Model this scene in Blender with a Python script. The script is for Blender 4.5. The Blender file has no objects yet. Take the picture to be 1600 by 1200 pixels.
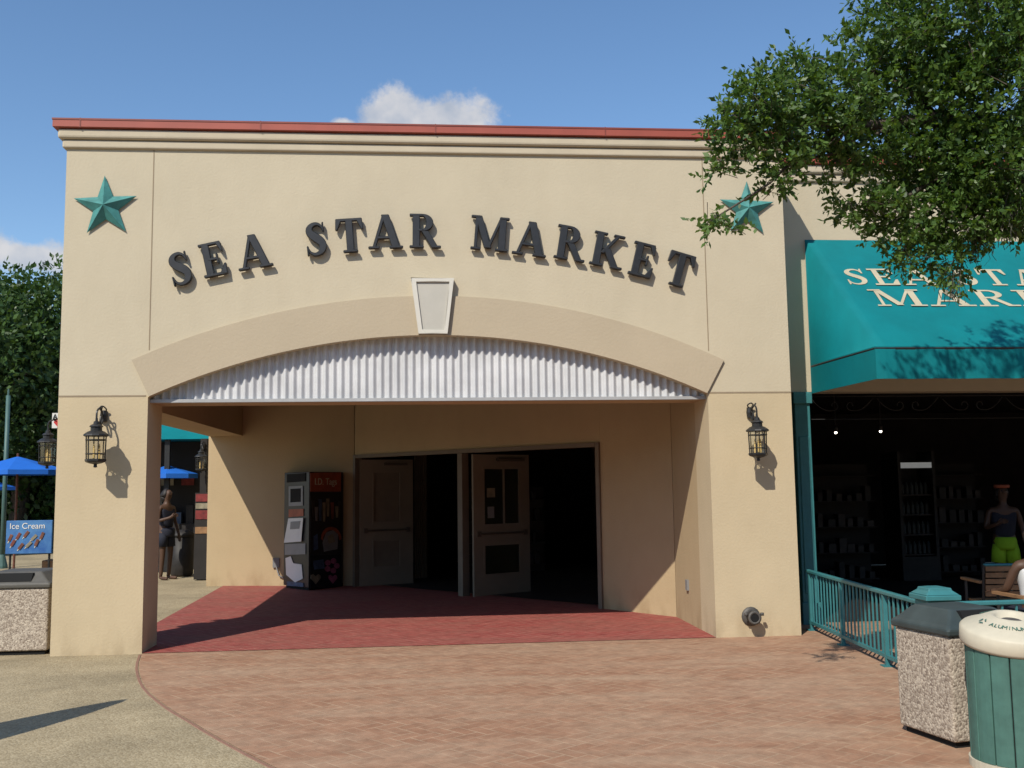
import bpy, bmesh, math, random
from mathutils import Vector, Matrix, noise
random.seed(7)
SC=bpy.context.scene
C=SC.collection
R=math.radians
F0=1550.0
CAM=Vector((0,0,1.6))
M3=(Matrix.Rotation(R(-5),3,'Z')@Matrix.Rotation(R(90+5.97),3,'X')@Matrix.Rotation(R(-.8),3,'Z'))
V=Vector
def ray(px,py): return M3@V(((px-800)/F0,-(py-600)/F0,-1))
def onY(px,py,Y):
    r=ray(px,py); return CAM+r*(Y/r.y)
def onZ(px,py,z=0.0):
    r=ray(px,py); return CAM+r*((z-1.6)/r.z)
def dep(px,py,Z): return CAM+ray(px,py)*Z
def onW(px,py,A,B):
    n=V((-(B-A).y,(B-A).x,0)); r=ray(px,py)
    return CAM+r*((A-CAM).dot(n)/r.dot(n))
D=(onZ(222,1023).y+onZ(1120,996).y)/2
ZJ=(onY(160,619,D).z+onY(1180,613,D).z)/2
# ------------------------------------------------------------------ materials
def mat(name,col,rough=.7,metal=0,var=.12,vs=4,bump=0,bs=80,col2=None,emit=0,spec=.4):
    m=bpy.data.materials.new(name); m.use_nodes=True
    nt=m.node_tree; n=nt.nodes; l=nt.links; b=n['Principled BSDF']
    b.inputs['Roughness'].default_value=rough; b.inputs['Metallic'].default_value=metal
    b.inputs['Specular IOR Level'].default_value=spec
    tc=n.new('ShaderNodeTexCoord')
    nz=n.new('ShaderNodeTexNoise'); nz.inputs['Scale'].default_value=vs; nz.inputs['Detail'].default_value=7; nz.inputs['Roughness'].default_value=.65
    l.new(tc.outputs['Object'],nz.inputs['Vector'])
    rp=n.new('ShaderNodeValToRGB'); rp.color_ramp.elements[0].position=.3; rp.color_ramp.elements[1].position=.7
    c2=col2 if col2 else [min(1,c*(1+var)) for c in col]
    c1=col if col2 else [c*(1-var) for c in col]
    rp.color_ramp.elements[0].color=(*c1,1); rp.color_ramp.elements[1].color=(*c2,1)
    l.new(nz.outputs['Fac'],rp.inputs['Fac']); l.new(rp.outputs['Color'],b.inputs['Base Color'])
    if bump:
        nb=n.new('ShaderNodeTexNoise'); nb.inputs['Scale'].default_value=bs; nb.inputs['Detail'].default_value=4
        l.new(tc.outputs['Object'],nb.inputs['Vector'])
        bp=n.new('ShaderNodeBump'); bp.inputs['Strength'].default_value=bump; bp.inputs['Distance'].default_value=.01
        l.new(nb.outputs['Fac'],bp.inputs['Height']); l.new(bp.outputs['Normal'],b.inputs['Normal'])
    if emit:
        b.inputs['Emission Color'].default_value=(*c2,1); b.inputs['Emission Strength'].default_value=emit
    return m
def stucco(name,col,dirt=True,low=None):
    m=mat(name,col,.9,var=.05,vs=.9,bump=.28,bs=42,spec=.2)
    nt=m.node_tree; n=nt.nodes; l=nt.links; b=n['Principled BSDF']
    g=n.new('ShaderNodeNewGeometry'); sx=n.new('ShaderNodeSeparateXYZ'); l.new(g.outputs['Position'],sx.inputs[0])
    if low:
        src=b.inputs['Base Color'].links[0].from_socket
        lt=n.new('ShaderNodeMath'); lt.operation='LESS_THAN'; l.new(sx.outputs['Z'],lt.inputs[0]); lt.inputs[1].default_value=ZJ
        vm=n.new('ShaderNodeVectorMath'); vm.operation='MULTIPLY'; l.new(src,vm.inputs[0]); vm.inputs[1].default_value=[low[i]/col[i] for i in range(3)]
        mi=n.new('ShaderNodeMix'); mi.data_type='RGBA'; l.new(lt.outputs[0],mi.inputs[0]); l.new(src,mi.inputs[6]); l.new(vm.outputs[0],mi.inputs[7]); l.new(mi.outputs[2],b.inputs['Base Color'])
    if dirt:
        src=b.inputs['Base Color'].links[0].from_socket
        nz=n.new('ShaderNodeTexNoise'); nz.inputs['Scale'].default_value=1; nz.inputs['Detail'].default_value=6
        mp=n.new('ShaderNodeMapping'); mp.inputs['Scale'].default_value=(5,5,2.2); l.new(g.outputs['Position'],mp.inputs[0]); l.new(mp.outputs[0],nz.inputs['Vector'])
        a=n.new('ShaderNodeMapRange'); a.inputs[1].default_value=.35; a.inputs[2].default_value=0; a.inputs[3].default_value=.06; a.inputs[4].default_value=.6
        l.new(sx.outputs['Z'],a.inputs[0])
        r=n.new('ShaderNodeMapRange'); r.inputs[1].default_value=.42; r.inputs[2].default_value=.75; l.new(nz.outputs['Fac'],r.inputs[0])
        mu=n.new('ShaderNodeMath'); mu.operation='MULTIPLY'; l.new(a.outputs[0],mu.inputs[0]); l.new(r.outputs[0],mu.inputs[1])
        mi=n.new('ShaderNodeMix'); mi.data_type='RGBA'; l.new(mu.outputs[0],mi.inputs[0]); l.new(src,mi.inputs[6]); mi.inputs[7].default_value=(col[0]*.5,col[1]*.42,col[2]*.34,1)
        l.new(mi.outputs[2],b.inputs['Base Color'])
    return m
def brickmat(name,c1,c2,mortar,rot,stain,w=.10):
    # herringbone of 2:1 bricks worked out from the ground coordinates
    m=bpy.data.materials.new(name); m.use_nodes=True
    nt=m.node_tree; n=nt.nodes; l=nt.links; b=n['Principled BSDF']; b.inputs['Roughness'].default_value=.78; b.inputs['Specular IOR Level'].default_value=.3
    def ma(op,a,b_=None,c=None):
        q=n.new('ShaderNodeMath'); q.operation=op
        for i,v in enumerate((a,b_,c)):
            if v is None: continue
            if isinstance(v,(int,float)): q.inputs[i].default_value=v
            else: l.new(v,q.inputs[i])
        return q.outputs[0]
    tc=n.new('ShaderNodeTexCoord'); mp=n.new('ShaderNodeMapping'); mp.inputs['Rotation'].default_value=(0,0,rot); mp.inputs['Scale'].default_value=(1/w,1/w,1); l.new(tc.outputs['Object'],mp.inputs[0])
    sx=n.new('ShaderNodeSeparateXYZ'); l.new(mp.outputs[0],sx.inputs[0]); x,y=sx.outputs[0],sx.outputs[1]
    i=ma('FLOOR',x); j=ma('FLOOR',y); fx=ma('SUBTRACT',x,i); fy=ma('SUBTRACT',y,j)
    k=ma('FLOORED_MODULO',ma('SUBTRACT',i,j),4.0)
    hor=ma('LESS_THAN',k,1.5); k1=ma('COMPARE',k,1.0,.2); k2=ma('COMPARE',k,2.0,.2)
    def mix(f,a,b_): return ma('ADD',ma('MULTIPLY',f,a),ma('MULTIPLY',ma('SUBTRACT',1.0,f),b_))
    u=mix(hor,ma('ADD',fx,k1),ma('ADD',fy,k2)); v=mix(hor,fy,fx)
    e=ma('MINIMUM',ma('MINIMUM',u,ma('SUBTRACT',2.0,u)),ma('MINIMUM',v,ma('SUBTRACT',1.0,v)))
    ii=ma('SUBTRACT',i,k1); jj=ma('ADD',ma('SUBTRACT',j,k2),ma('MULTIPLY',hor,.5))
    cx=n.new('ShaderNodeCombineXYZ'); l.new(ii,cx.inputs[0]); l.new(jj,cx.inputs[1])
    wn=n.new('ShaderNodeTexWhiteNoise'); wn.noise_dimensions='3D'; l.new(cx.outputs[0],wn.inputs['Vector'])
    bc=n.new('ShaderNodeMix'); bc.data_type='RGBA'; l.new(wn.outputs['Value'],bc.inputs[0]); bc.inputs[6].default_value=(*c1,1); bc.inputs[7].default_value=(*c2,1)
    n3=n.new('ShaderNodeTexNoise'); n3.inputs['Scale'].default_value=3.2; n3.inputs['Detail'].default_value=6; l.new(tc.outputs['Object'],n3.inputs['Vector'])
    jw=n.new('ShaderNodeMapRange'); jw.inputs[1].default_value=.4; jw.inputs[2].default_value=.62; jw.inputs[3].default_value=.3; jw.inputs[4].default_value=1; l.new(n3.outputs['Fac'],jw.inputs[0])
    jm=n.new('ShaderNodeMapRange'); jm.inputs[1].default_value=.03; jm.inputs[2].default_value=.10; l.new(e,jm.inputs[0])
    jf=ma('SUBTRACT',1.0,ma('MULTIPLY',ma('SUBTRACT',1.0,jm.outputs[0]),jw.outputs[0]))
    mm=n.new('ShaderNodeMix'); mm.data_type='RGBA'; l.new(jf,mm.inputs[0]); mm.inputs[6].default_value=(*mortar,1); l.new(bc.outputs[2],mm.inputs[7])
    # pale worn streaks, longer one way than the other
    ms_=n.new('ShaderNodeMapping'); ms_.inputs['Rotation'].default_value=(0,0,R(35)); ms_.inputs['Scale'].default_value=(.5,1.7,1); l.new(tc.outputs['Object'],ms_.inputs[0])
    nz=n.new('ShaderNodeTexNoise'); nz.inputs['Scale'].default_value=1.3; nz.inputs['Detail'].default_value=10; nz.inputs['Roughness'].default_value=.7; nz.inputs['Distortion'].default_value=.4; l.new(ms_.outputs[0],nz.inputs['Vector'])
    r=n.new('ShaderNodeMapRange'); r.inputs[1].default_value=.42; r.inputs[2].default_value=.66; r.inputs[4].default_value=.85; l.new(nz.outputs['Fac'],r.inputs[0])
    mi=n.new('ShaderNodeMix'); mi.data_type='RGBA'; l.new(r.outputs[0],mi.inputs[0]); l.new(mm.outputs[2],mi.inputs[6]); mi.inputs[7].default_value=(*stain,1)
    n2=n.new('ShaderNodeTexNoise'); n2.inputs['Scale'].default_value=7; n2.inputs['Detail'].default_value=9; n2.inputs['Roughness'].default_value=.74; l.new(tc.outputs['Object'],n2.inputs['Vector'])
    r2=n.new('ShaderNodeMapRange'); r2.inputs[1].default_value=.3; r2.inputs[2].default_value=.7; r2.inputs[3].default_value=.74; r2.inputs[4].default_value=1.2; l.new(n2.outputs['Fac'],r2.inputs[0])
    vm=n.new('ShaderNodeVectorMath'); vm.operation='SCALE'; l.new(mi.outputs[2],vm.inputs[0]); l.new(r2.outputs[0],vm.inputs['Scale'])
    l.new(vm.outputs[0],b.inputs['Base Color'])
    h=ma('ADD',jf,ma('MULTIPLY',n2.outputs['Fac'],.8))
    bp=n.new('ShaderNodeBump'); bp.inputs['Strength'].default_value=.3; bp.inputs['Distance'].default_value=.004; l.new(h,bp.inputs['Height']); l.new(bp.outputs[0],b.inputs['Normal'])
    return m
def pebble(name,ca,cb,scale,big=.15):
    m=bpy.data.materials.new(name); m.use_nodes=True
    nt=m.node_tree; n=nt.nodes; l=nt.links; b=n['Principled BSDF']; b.inputs['Roughness'].default_value=.85; b.inputs['Specular IOR Level'].default_value=.25
    tc=n.new('ShaderNodeTexCoord'); vo=n.new('ShaderNodeTexVoronoi'); vo.inputs['Scale'].default_value=scale; l.new(tc.outputs['Object'],vo.inputs['Vector'])
    sp=n.new('ShaderNodeSeparateColor'); l.new(vo.outputs['Color'],sp.inputs[0])
    mi=n.new('ShaderNodeMix'); mi.data_type='RGBA'; l.new(sp.outputs[0],mi.inputs[0]); mi.inputs[6].default_value=(*ca,1); mi.inputs[7].default_value=(*cb,1)
    nz=n.new('ShaderNodeTexNoise'); nz.inputs['Scale'].default_value=.9; nz.inputs['Detail'].default_value=9; nz.inputs['Roughness'].default_value=.68; l.new(tc.outputs['Object'],nz.inputs['Vector'])
    r=n.new('ShaderNodeMapRange'); r.inputs[1].default_value=.3; r.inputs[2].default_value=.7; r.inputs[3].default_value=1-big; r.inputs[4].default_value=1+big; l.new(nz.outputs['Fac'],r.inputs[0])
    vm=n.new('ShaderNodeVectorMath'); vm.operation='SCALE'; l.new(mi.outputs[2],vm.inputs[0]); l.new(r.outputs[0],vm.inputs['Scale']); l.new(vm.outputs[0],b.inputs['Base Color'])
    bp=n.new('ShaderNodeBump'); bp.inputs['Strength'].default_value=.6; bp.inputs['Distance'].default_value=.006; bp.invert=True; l.new(vo.outputs['Distance'],bp.inputs['Height']); l.new(bp.outputs[0],b.inputs['Normal'])
    return m
def leafmat(name,ca,cb,tr=.3):
    m=bpy.data.materials.new(name); m.use_nodes=True
    nt=m.node_tree; n=nt.nodes; l=nt.links; b=n['Principled BSDF']; b.inputs['Roughness'].default_value=.48; b.inputs['Specular IOR Level'].default_value=.4
    g=n.new('ShaderNodeNewGeometry'); mi=n.new('ShaderNodeMix'); mi.data_type='RGBA'; l.new(g.outputs['Random Per Island'],mi.inputs[0]); mi.inputs[6].default_value=(*ca,1); mi.inputs[7].default_value=(*cb,1)
    l.new(mi.outputs[2],b.inputs['Base Color'])
    t=n.new('ShaderNodeBsdfTranslucent'); vm=n.new('ShaderNodeVectorMath'); vm.operation='MULTIPLY'; l.new(mi.outputs[2],vm.inputs[0]); vm.inputs[1].default_value=(2.2,2.0,.8); l.new(vm.outputs[0],t.inputs[0])
    ms=n.new('ShaderNodeMixShader'); ms.inputs[0].default_value=tr; l.new(b.outputs[0],ms.inputs[1]); l.new(t.outputs[0],ms.inputs[2]); l.new(ms.outputs[0],n['Material Output'].inputs[0])
    return m
def glassmat(name,tint,refl=.12):
    m=bpy.data.materials.new(name); m.use_nodes=True
    nt=m.node_tree; n=nt.nodes; l=nt.links; n.remove(n['Principled BSDF'])
    a=n.new('ShaderNodeBsdfTransparent'); a.inputs[0].default_value=(*tint,1); g=n.new('ShaderNodeBsdfGlossy'); g.inputs['Roughness'].default_value=.05
    ms=n.new('ShaderNodeMixShader'); ms.inputs[0].default_value=refl; l.new(a.outputs[0],ms.inputs[1]); l.new(g.outputs[0],ms.inputs[2]); l.new(ms.outputs[0],n['Material Output'].inputs[0])
    return m
MT={}
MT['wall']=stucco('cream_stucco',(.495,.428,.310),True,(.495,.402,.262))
MT['wall2']=stucco('porch_stucco',(.41,.31,.185))  # golden tan of the porch walls, darkened further to deepen the porch shade
MT['band']=stucco('arch_stucco',(.425,.352,.25),False)
MT['trim']=mat('cornice_paint',(.48,.41,.30),.8,var=.06,vs=3,bump=.15,spec=.2)
MT['red']=mat('red_metal',(.31,.07,.045),.5,var=.12,vs=2)
MT['redflash']=mat('red_flashing_seam',(.20,.045,.03),.5)
MT['key']=mat('keystone_white',(.57,.54,.47),.7,var=.05)
MT['keyin']=mat('keystone_panel',(.44,.415,.36),.7,var=.05)
MT['corr']=mat('galvanised_sheet',(.53,.53,.535),.55,metal=.08,var=.12,vs=3)
MT['flash']=mat('galvanised_edge',(.36,.36,.36),.5,metal=.1)
MT['groove']=mat('joint_shadow',(.27,.21,.14),.9)
MT['letter']=mat('bronze_black_paint',(.018,.018,.019),.42,var=.3,vs=12,spec=.5)
MT['teal_star']=mat('verdigris_paint',(.05,.20,.185),.65,var=.3,vs=9,bump=.2,bs=40)
MT['iron']=mat('black_iron',(.018,.018,.018),.45,var=.3,vs=20)
MT['lglass']=glassmat('lantern_glass',(.93,.93,.9),.1)
MT['candle']=mat('candle_ivory',(.7,.5,.2),.5)
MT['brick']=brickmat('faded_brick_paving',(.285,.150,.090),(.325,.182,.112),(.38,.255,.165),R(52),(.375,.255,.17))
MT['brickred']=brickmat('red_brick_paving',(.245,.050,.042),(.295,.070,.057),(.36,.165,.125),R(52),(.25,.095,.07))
MT['ground']=pebble('exposed_aggregate',(.255,.20,.118),(.375,.31,.20),70,.28)
MT['kerb']=mat('paver_edge',(.24,.13,.09),.8,vs=8)
MT['binstone']=pebble('pebble_concrete',(.20,.155,.12),(.50,.43,.34),75,.08)
MT['binlid']=mat('slate_green_plastic',(.04,.055,.055),.5,var=.2,vs=6)
MT['binlid2']=mat('brown_grey_plastic',(.085,.08,.07),.55,var=.2,vs=6)
MT['teal']=mat('awning_teal',(.0,.150,.168),.75,var=.12,vs=2,bump=.25,bs=4,spec=.2)
MT['tealv']=mat('awning_teal_valance',(.0,.145,.165),.75,var=.1,vs=2,spec=.2)
MT['rail']=mat('railing_teal_paint',(.038,.165,.175),.45,var=.12,vs=8)
MT['slat']=mat('bin_green_slats',(.055,.135,.11),.6,var=.22,vs=7)
MT['cream']=mat('cream_plastic',(.50,.455,.35),.55,var=.1,vs=5)
MT['creamtxt']=mat('cream_print',(.42,.37,.26),.8)
MT['darktxt']=mat('green_print',(.06,.14,.11),.6)
MT['dark']=mat('dark_interior',(.018,.015,.013),.8,var=.3,vs=3)  # interior gloom is put into this near-black colour
MT['darkfloor']=mat('dark_floor',(.025,.019,.017),.6,var=.3,vs=3)  # floor colour darkened to keep shop and cafe in gloom
MT['hole']=mat('black_hole',(.006,.006,.006),.9)
MT['door']=mat('door_paint',(.185,.148,.108),.6,var=.08,vs=3)
MT['doorglass']=glassmat('door_glass',(.25,.25,.25),.07)
MT['frame']=mat('door_frame_paint',(.15,.118,.085),.6)
MT['white']=mat('white_paint',(.62,.61,.58),.6,var=.05)
MT['black']=mat('black_plastic',(.02,.018,.02),.35,var=.2)
MT['orange']=mat('orange_print',(.27,.06,.025),.5,var=.3,vs=7)
MT['red_h']=mat('red_print',(.45,.03,.03),.5)
MT['red_d']=mat('dull_red_print',(.16,.02,.018),.6,var=.4,vs=12)
MT['pink']=mat('pink_print',(.30,.08,.15),.5,var=.4,vs=14)
MT['grey']=mat('grey_plastic',(.2,.2,.2),.5)
MT['bar']=mat('dull_bar_metal',(.10,.08,.06),.5,metal=.3)
MT['blue']=mat('blue_canvas',(.01,.12,.50),.7,var=.1)
MT['bluesign']=mat('blue_sign',(.012,.07,.26),.5,col2=(.08,.22,.42),vs=2.5)
MT['brown']=mat('chocolate_print',(.13,.05,.03),.5,var=.5,vs=14)
MT['wood']=mat('slat_wood',(.24,.13,.06),.55,var=.25,vs=14)
MT['bark']=mat('oak_bark',(.075,.06,.045),.95,var=.4,vs=14,bump=1,bs=25)
MT['moss']=mat('grey_moss',(.06,.06,.042),.95,var=.3,vs=20)
MT['leaf']=leafmat('oak_leaf',(.028,.070,.012),(.100,.175,.034),.3)
MT['leaf2']=leafmat('far_leaf',(.020,.050,.012),(.062,.115,.027),.2)
MT['skin']=mat('skin_brown',(.075,.038,.022),.55,var=.08)
MT['hair']=mat('dark_hair',(.012,.009,.008),.6)
MT['tank']=mat('dark_shirt',(.012,.014,.025),.85)
MT['neon']=mat('lime_shorts',(.22,.42,.015),.85)
MT['visor']=mat('orange_visor',(.30,.07,.03),.7)
MT['wtank']=mat('white_shirt',(.60,.60,.58),.85)
MT['bulb']=mat('lit_bulb',(1,.9,.75),.5,emit=7,var=0)
MT['fridge']=mat('cold_bottle',(.035,.045,.045),.5,var=.3,vs=9)  # bottle colour darkened to look dim inside the cafe
MT['screen']=mat('lit_header',(.8,.85,.85),.5,emit=.13,var=.1)
MT['goods1']=mat('mixed_goods_red',(.16,.045,.03),.6,var=.5,vs=9)
MT['goods2']=mat('mixed_goods_blue',(.05,.08,.14),.6,var=.5,vs=9)
MT['goods3']=mat('mixed_goods_cream',(.22,.19,.13),.6,var=.4,vs=9)
MT['goodsd']=mat('mixed_goods_dark',(.018,.015,.013),.6,var=.5,vs=9)  # goods colour darkened to stand in for dim indoor light
MT['goodse']=mat('mixed_goods_dull',(.032,.025,.022),.6,var=.5,vs=9)  # slightly lighter goods, indoor dimness still painted into the colour
MT['brass']=mat('weathered_metal',(.085,.078,.07),.6,metal=.25,var=.3,vs=20)
MT['pole']=mat('green_grey_pole',(.06,.12,.11),.5)
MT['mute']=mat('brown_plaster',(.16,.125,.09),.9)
# ------------------------------------------------------------------ helpers
ORG={}
def obj(name,bm,m,parent=None,smooth=False,label=None):
    off=ORG.get(parent.name,V((0,0,0))) if parent else V((0,0,0))
    if off.length>0: bmesh.ops.translate(bm,verts=bm.verts,vec=-off)
    bmesh.ops.recalc_face_normals(bm,faces=bm.faces)
    me=bpy.data.meshes.new(name); bm.to_mesh(me); bm.free()
    me.materials.append(MT[m])
    if smooth:
        for p in me.polygons: p.use_smooth=True
    o=bpy.data.objects.new(name,me); C.objects.link(o)
    if parent: o.parent=parent
    ORG[o.name]=off.copy()
    if label: o['label']=label
    return o
def tag(o,label,cat,group=None):
    o['label']=label; o['category']=cat
    if group: o['group']=group
    return o
def thing(name,label,cat,loc=(0,0,0),group=None):
    o=bpy.data.objects.new(name,None); C.objects.link(o); o.location=loc; ORG[o.name]=V(loc); o.empty_display_size=.1
    return tag(o,label,cat,group)
def struct(o): o['kind']='structure'; return o
def dup(root,loc,rz=0,label=None,scale=1):
    r=root.copy(); C.objects.link(r); r.location=loc; r.rotation_euler=(0,0,rz); r.scale=(scale,)*3
    if label: r['label']=label
    for ch in list(root.children):
        c=ch.copy(); C.objects.link(c); c.parent=r
        for g in list(ch.children):
            d=g.copy(); C.objects.link(d); d.parent=c
    return r
def BM(): return bmesh.new()
def box(bm,a,b):
    x0,y0,z0=a; x1,y1,z1=b
    v=[bm.verts.new(p) for p in [(x0,y0,z0),(x1,y0,z0),(x1,y1,z0),(x0,y1,z0),(x0,y0,z1),(x1,y0,z1),(x1,y1,z1),(x0,y1,z1)]]
    for q in [(0,3,2,1),(4,5,6,7),(0,1,5,4),(1,2,6,5),(2,3,7,6),(3,0,4,7)]: bm.faces.new([v[i] for i in q])
    return bm
def obox(bm,c,ax,ay,az):
    c=V(c); ax=V(ax); ay=V(ay); az=V(az)
    v=[bm.verts.new(c+ax*i+ay*j+az*k) for i,j,k in [(-1,-1,-1),(1,-1,-1),(1,1,-1),(-1,1,-1),(-1,-1,1),(1,-1,1),(1,1,1),(-1,1,1)]]
    for q in [(0,3,2,1),(4,5,6,7),(0,1,5,4),(1,2,6,5),(2,3,7,6),(3,0,4,7)]: bm.faces.new([v[i] for i in q])
    return bm
def prism(bm,pts,vec):
    vec=V(vec); a=[bm.verts.new(p) for p in pts]; b=[bm.verts.new(V(p)+vec) for p in pts]; n=len(pts)
    bm.faces.new(a[::-1]); bm.faces.new(b)
    for i in range(n): bm.faces.new([a[i],a[(i+1)%n],b[(i+1)%n],b[i]])
    return bm
def prism_xy(bm,pts,z0,z1): return prism(bm,[(p[0],p[1],z0) for p in pts],(0,0,z1-z0))
def prism_xz(bm,pts,y0,y1): return prism(bm,[(p[0],y0,p[1]) for p in pts],(0,y1-y0,0))
def tube(bm,pts,r,seg=8,r2=None,cap=True):
    pts=[V(p) for p in pts]; n=len(pts); rings=[]
    up=V((0,0,1)); prev=None
    for i,p in enumerate(pts):
        t=(pts[min(i+1,n-1)]-pts[max(i-1,0)]).normalized()
        if prev is None:
            a=t.cross(up)
            if a.length<.1: a=t.cross(V((1,0,0)))
        else: a=prev-t*prev.dot(t)
        a.normalize(); prev=a; b=t.cross(a)
        rr=r if r2 is None else r+(r2-r)*i/(n-1)
        rings.append([bm.verts.new(p+(a*math.cos(2*math.pi*k/seg)+b*math.sin(2*math.pi*k/seg))*rr) for k in range(seg)])
    for i in range(n-1):
        for k in range(seg): bm.faces.new([rings[i][k],rings[i][(k+1)%seg],rings[i+1][(k+1)%seg],rings[i+1][k]])
    if cap: bm.faces.new(rings[0][::-1]); bm.faces.new(rings[-1])
    return bm
def lathe(bm,prof,c,seg=20,ph=0):
    c=V(c); rings=[]
    for r,z in prof:
        rings.append([bm.verts.new(c+V((max(r,.0005)*math.cos(ph+2*math.pi*k/seg),max(r,.0005)*math.sin(ph+2*math.pi*k/seg),z))) for k in range(seg)])
    for i in range(len(prof)-1):
        for k in range(seg): bm.faces.new([rings[i][k],rings[i][(k+1)%seg],rings[i+1][(k+1)%seg],rings[i+1][k]])
    bm.faces.new(rings[0][::-1]); bm.faces.new(rings[-1]); return bm
def bev(o,w,seg=2):
    m=o.modifiers.new('b','BEVEL'); m.width=w; m.segments=seg; m.limit_method='ANGLE'; m.angle_limit=R(40); return o
def wallseg(bm,A,B,z0,z1,th):
    A=V((A.x,A.y,0)); B=V((B.x,B.y,0)); d=(B-A).normalized(); n=V((-d.y,d.x,0))*th
    return prism(bm,[A+V((0,0,z0)),B+V((0,0,z0)),B+n+V((0,0,z0)),A+n+V((0,0,z0))],(0,0,z1-z0))
def sheet(name,pts,z,m):
    bm=BM(); bm.faces.new([bm.verts.new((p[0],p[1],z)) for p in pts]); o=obj(name,bm,m); return struct(o)
def frame(o,x,up):
    x=V(x).normalized(); up=V(up); n=x.cross(up).normalized(); up=n.cross(x).normalized()
    M=Matrix.Identity(4)
    for i in range(3): M[i][0]=x[i]; M[i][1]=up[i]; M[i][2]=n[i]; M[i][3]=o[i]
    return M
def text(name,s,size,M,m,parent=None,ext=.002,xs=1,label=None):
    cu=bpy.data.curves.new('t','FONT'); cu.body=s; cu.size=size; cu.extrude=ext; cu.align_x='CENTER'; cu.align_y='CENTER'
    t=bpy.data.objects.new('t',cu); C.objects.link(t); bpy.context.view_layer.update()
    me=bpy.data.meshes.new_from_object(t.evaluated_get(bpy.context.evaluated_depsgraph_get()))
    bpy.data.objects.remove(t); bpy.data.curves.remove(cu)
    me.transform(Matrix.Diagonal((xs,1,1,1))); me.transform(M)
    off=ORG.get(parent.name,V((0,0,0))) if parent else V((0,0,0))
    me.transform(Matrix.Translation(-off)); me.name=name; me.materials.clear(); me.materials.append(MT[m])
    o=bpy.data.objects.new(name,me); C.objects.link(o); ORG[o.name]=off
    if parent: o.parent=parent
    if label: o['label']=label
    return o
# ------------------------------------------------------------------ serif glyphs (unit height)
def vs(x0,y0,x1,y1,w): return [(x0-w/2,y0),(x0+w/2,y0),(x1+w/2,y1),(x1-w/2,y1)]
def rc(x0,x1,y0,y1): return [(x0,y0),(x1,y0),(x1,y1),(x0,y1)]
def cr(pts,k=4):
    out=[]; P=[pts[0]]+pts+[pts[-1]]
    for i in range(1,len(P)-2):
        for j in range(k):
            t=j/k; a,b,c,d=P[i-1],P[i],P[i+1],P[i+2]
            out.append(tuple(.5*(2*b[q]+(c[q]-a[q])*t+(2*a[q]-5*b[q]+4*c[q]-d[q])*t*t+(3*b[q]-a[q]-3*c[q]+d[q])*t**3) for q in range(len(a))))
    out.append(pts[-1]); return out
def ribbon(pts,k=1.0):
    P=cr(pts); L=[];Rr=[]
    for i,(x,y,w) in enumerate(P):
        w*=k
        a=P[max(i-1,0)]; b=P[min(i+1,len(P)-1)]; dx,dy=b[0]-a[0],b[1]-a[1]; q=math.hypot(dx,dy) or 1
        L.append((x-dy/q*w/2,y+dx/q*w/2)); Rr.append((x+dy/q*w/2,y-dx/q*w/2))
    return L+Rr[::-1]
def arcq(cx,cy,rx,ry,ix,iy,a0,a1,n=10):
    o=[(cx+rx*math.cos(a0+(a1-a0)*i/n),cy+ry*math.sin(a0+(a1-a0)*i/n)) for i in range(n+1)]
    q=[(cx+ix*math.cos(a0+(a1-a0)*i/n),cy+iy*math.sin(a0+(a1-a0)*i/n)) for i in range(n+1)]
    return o+q[::-1]
def glyphs(t,k):
    # t = width of the thick strokes, k = scale of the curved stroke's width
    G={}
    G['E']=(.76,[vs(.22,0,.22,1,t),rc(.03,.66,.915,1),rc(.03,.68,0,.085),rc(.22,.52,.46,.545),[(.52,.95),(.68,.95),(.69,.68),(.64,.68)],[(.5,.05),(.66,.33),(.72,.33),(.70,.0)],rc(.47,.53,.35,.65)])
    G['T']=(.82,[vs(.41,0,.41,1,t),rc(.03,.79,.91,1),[(.03,.95),(.2,.95),(.07,.66),(.01,.66)],[(.79,.95),(.62,.95),(.75,.66),(.81,.66)],rc(.2,.62,0,.075)])
    G['A']=(.98,[vs(.15,0,.47,1,.1*k),vs(.80,0,.5,1.0,t+.02),rc(.24,.72,.28,.365),rc(.0,.32,0,.075),rc(.6,.99,0,.075)])
    G['R']=(.9,[vs(.22,0,.22,1,t),rc(.03,.44,0,.075),rc(.03,.42,.92,1),arcq(.40,.74,.31,.26,.31-t,.18,-math.pi/2,math.pi/2),rc(.25,.42,.48,.56),[(.36,.50),(.36+t,.50),(.66+t,.0),(.66,.0)],rc(.66,.93,0,.075)])
    G['M']=(1.12,[vs(.17,0,.17,1,.09*k),vs(.92,0,.92,1,t),vs(.53,.06,.2,1,t),vs(.53,.06,.88,1,.09*k),rc(.03,.32,0,.075),rc(.74,1.1,0,.075),rc(.0,.28,.925,1),rc(.82,1.1,.925,1)])
    G['K']=(.98,[vs(.22,0,.22,1,t),rc(.03,.42,0,.075),rc(.03,.42,.925,1),vs(.34,.38,.76,1,.12*k),vs(.79,0,.45,.56,t+.02),rc(.6,.93,.925,1),rc(.64,.99,0,.075)])
    G['S']=(.68,[ribbon([(.57,.73,.04),(.53,.86,.07),(.42,.94,.1),(.28,.92,.13),(.19,.82,.18),(.20,.69,.22),(.32,.57,.25),(.45,.46,.25),(.53,.33,.22),(.50,.17,.18),(.40,.08,.13),(.28,.06,.1),(.16,.13,.07),(.10,.28,.04)],k),[(.55,.70),(.60,.70),(.60,1.0),(.55,.97)],[(.07,.02),(.12,.05),(.12,.32),(.07,.32)]])
    return G
GL=glyphs(.21,1.0); GT=glyphs(.15,.75)
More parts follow.
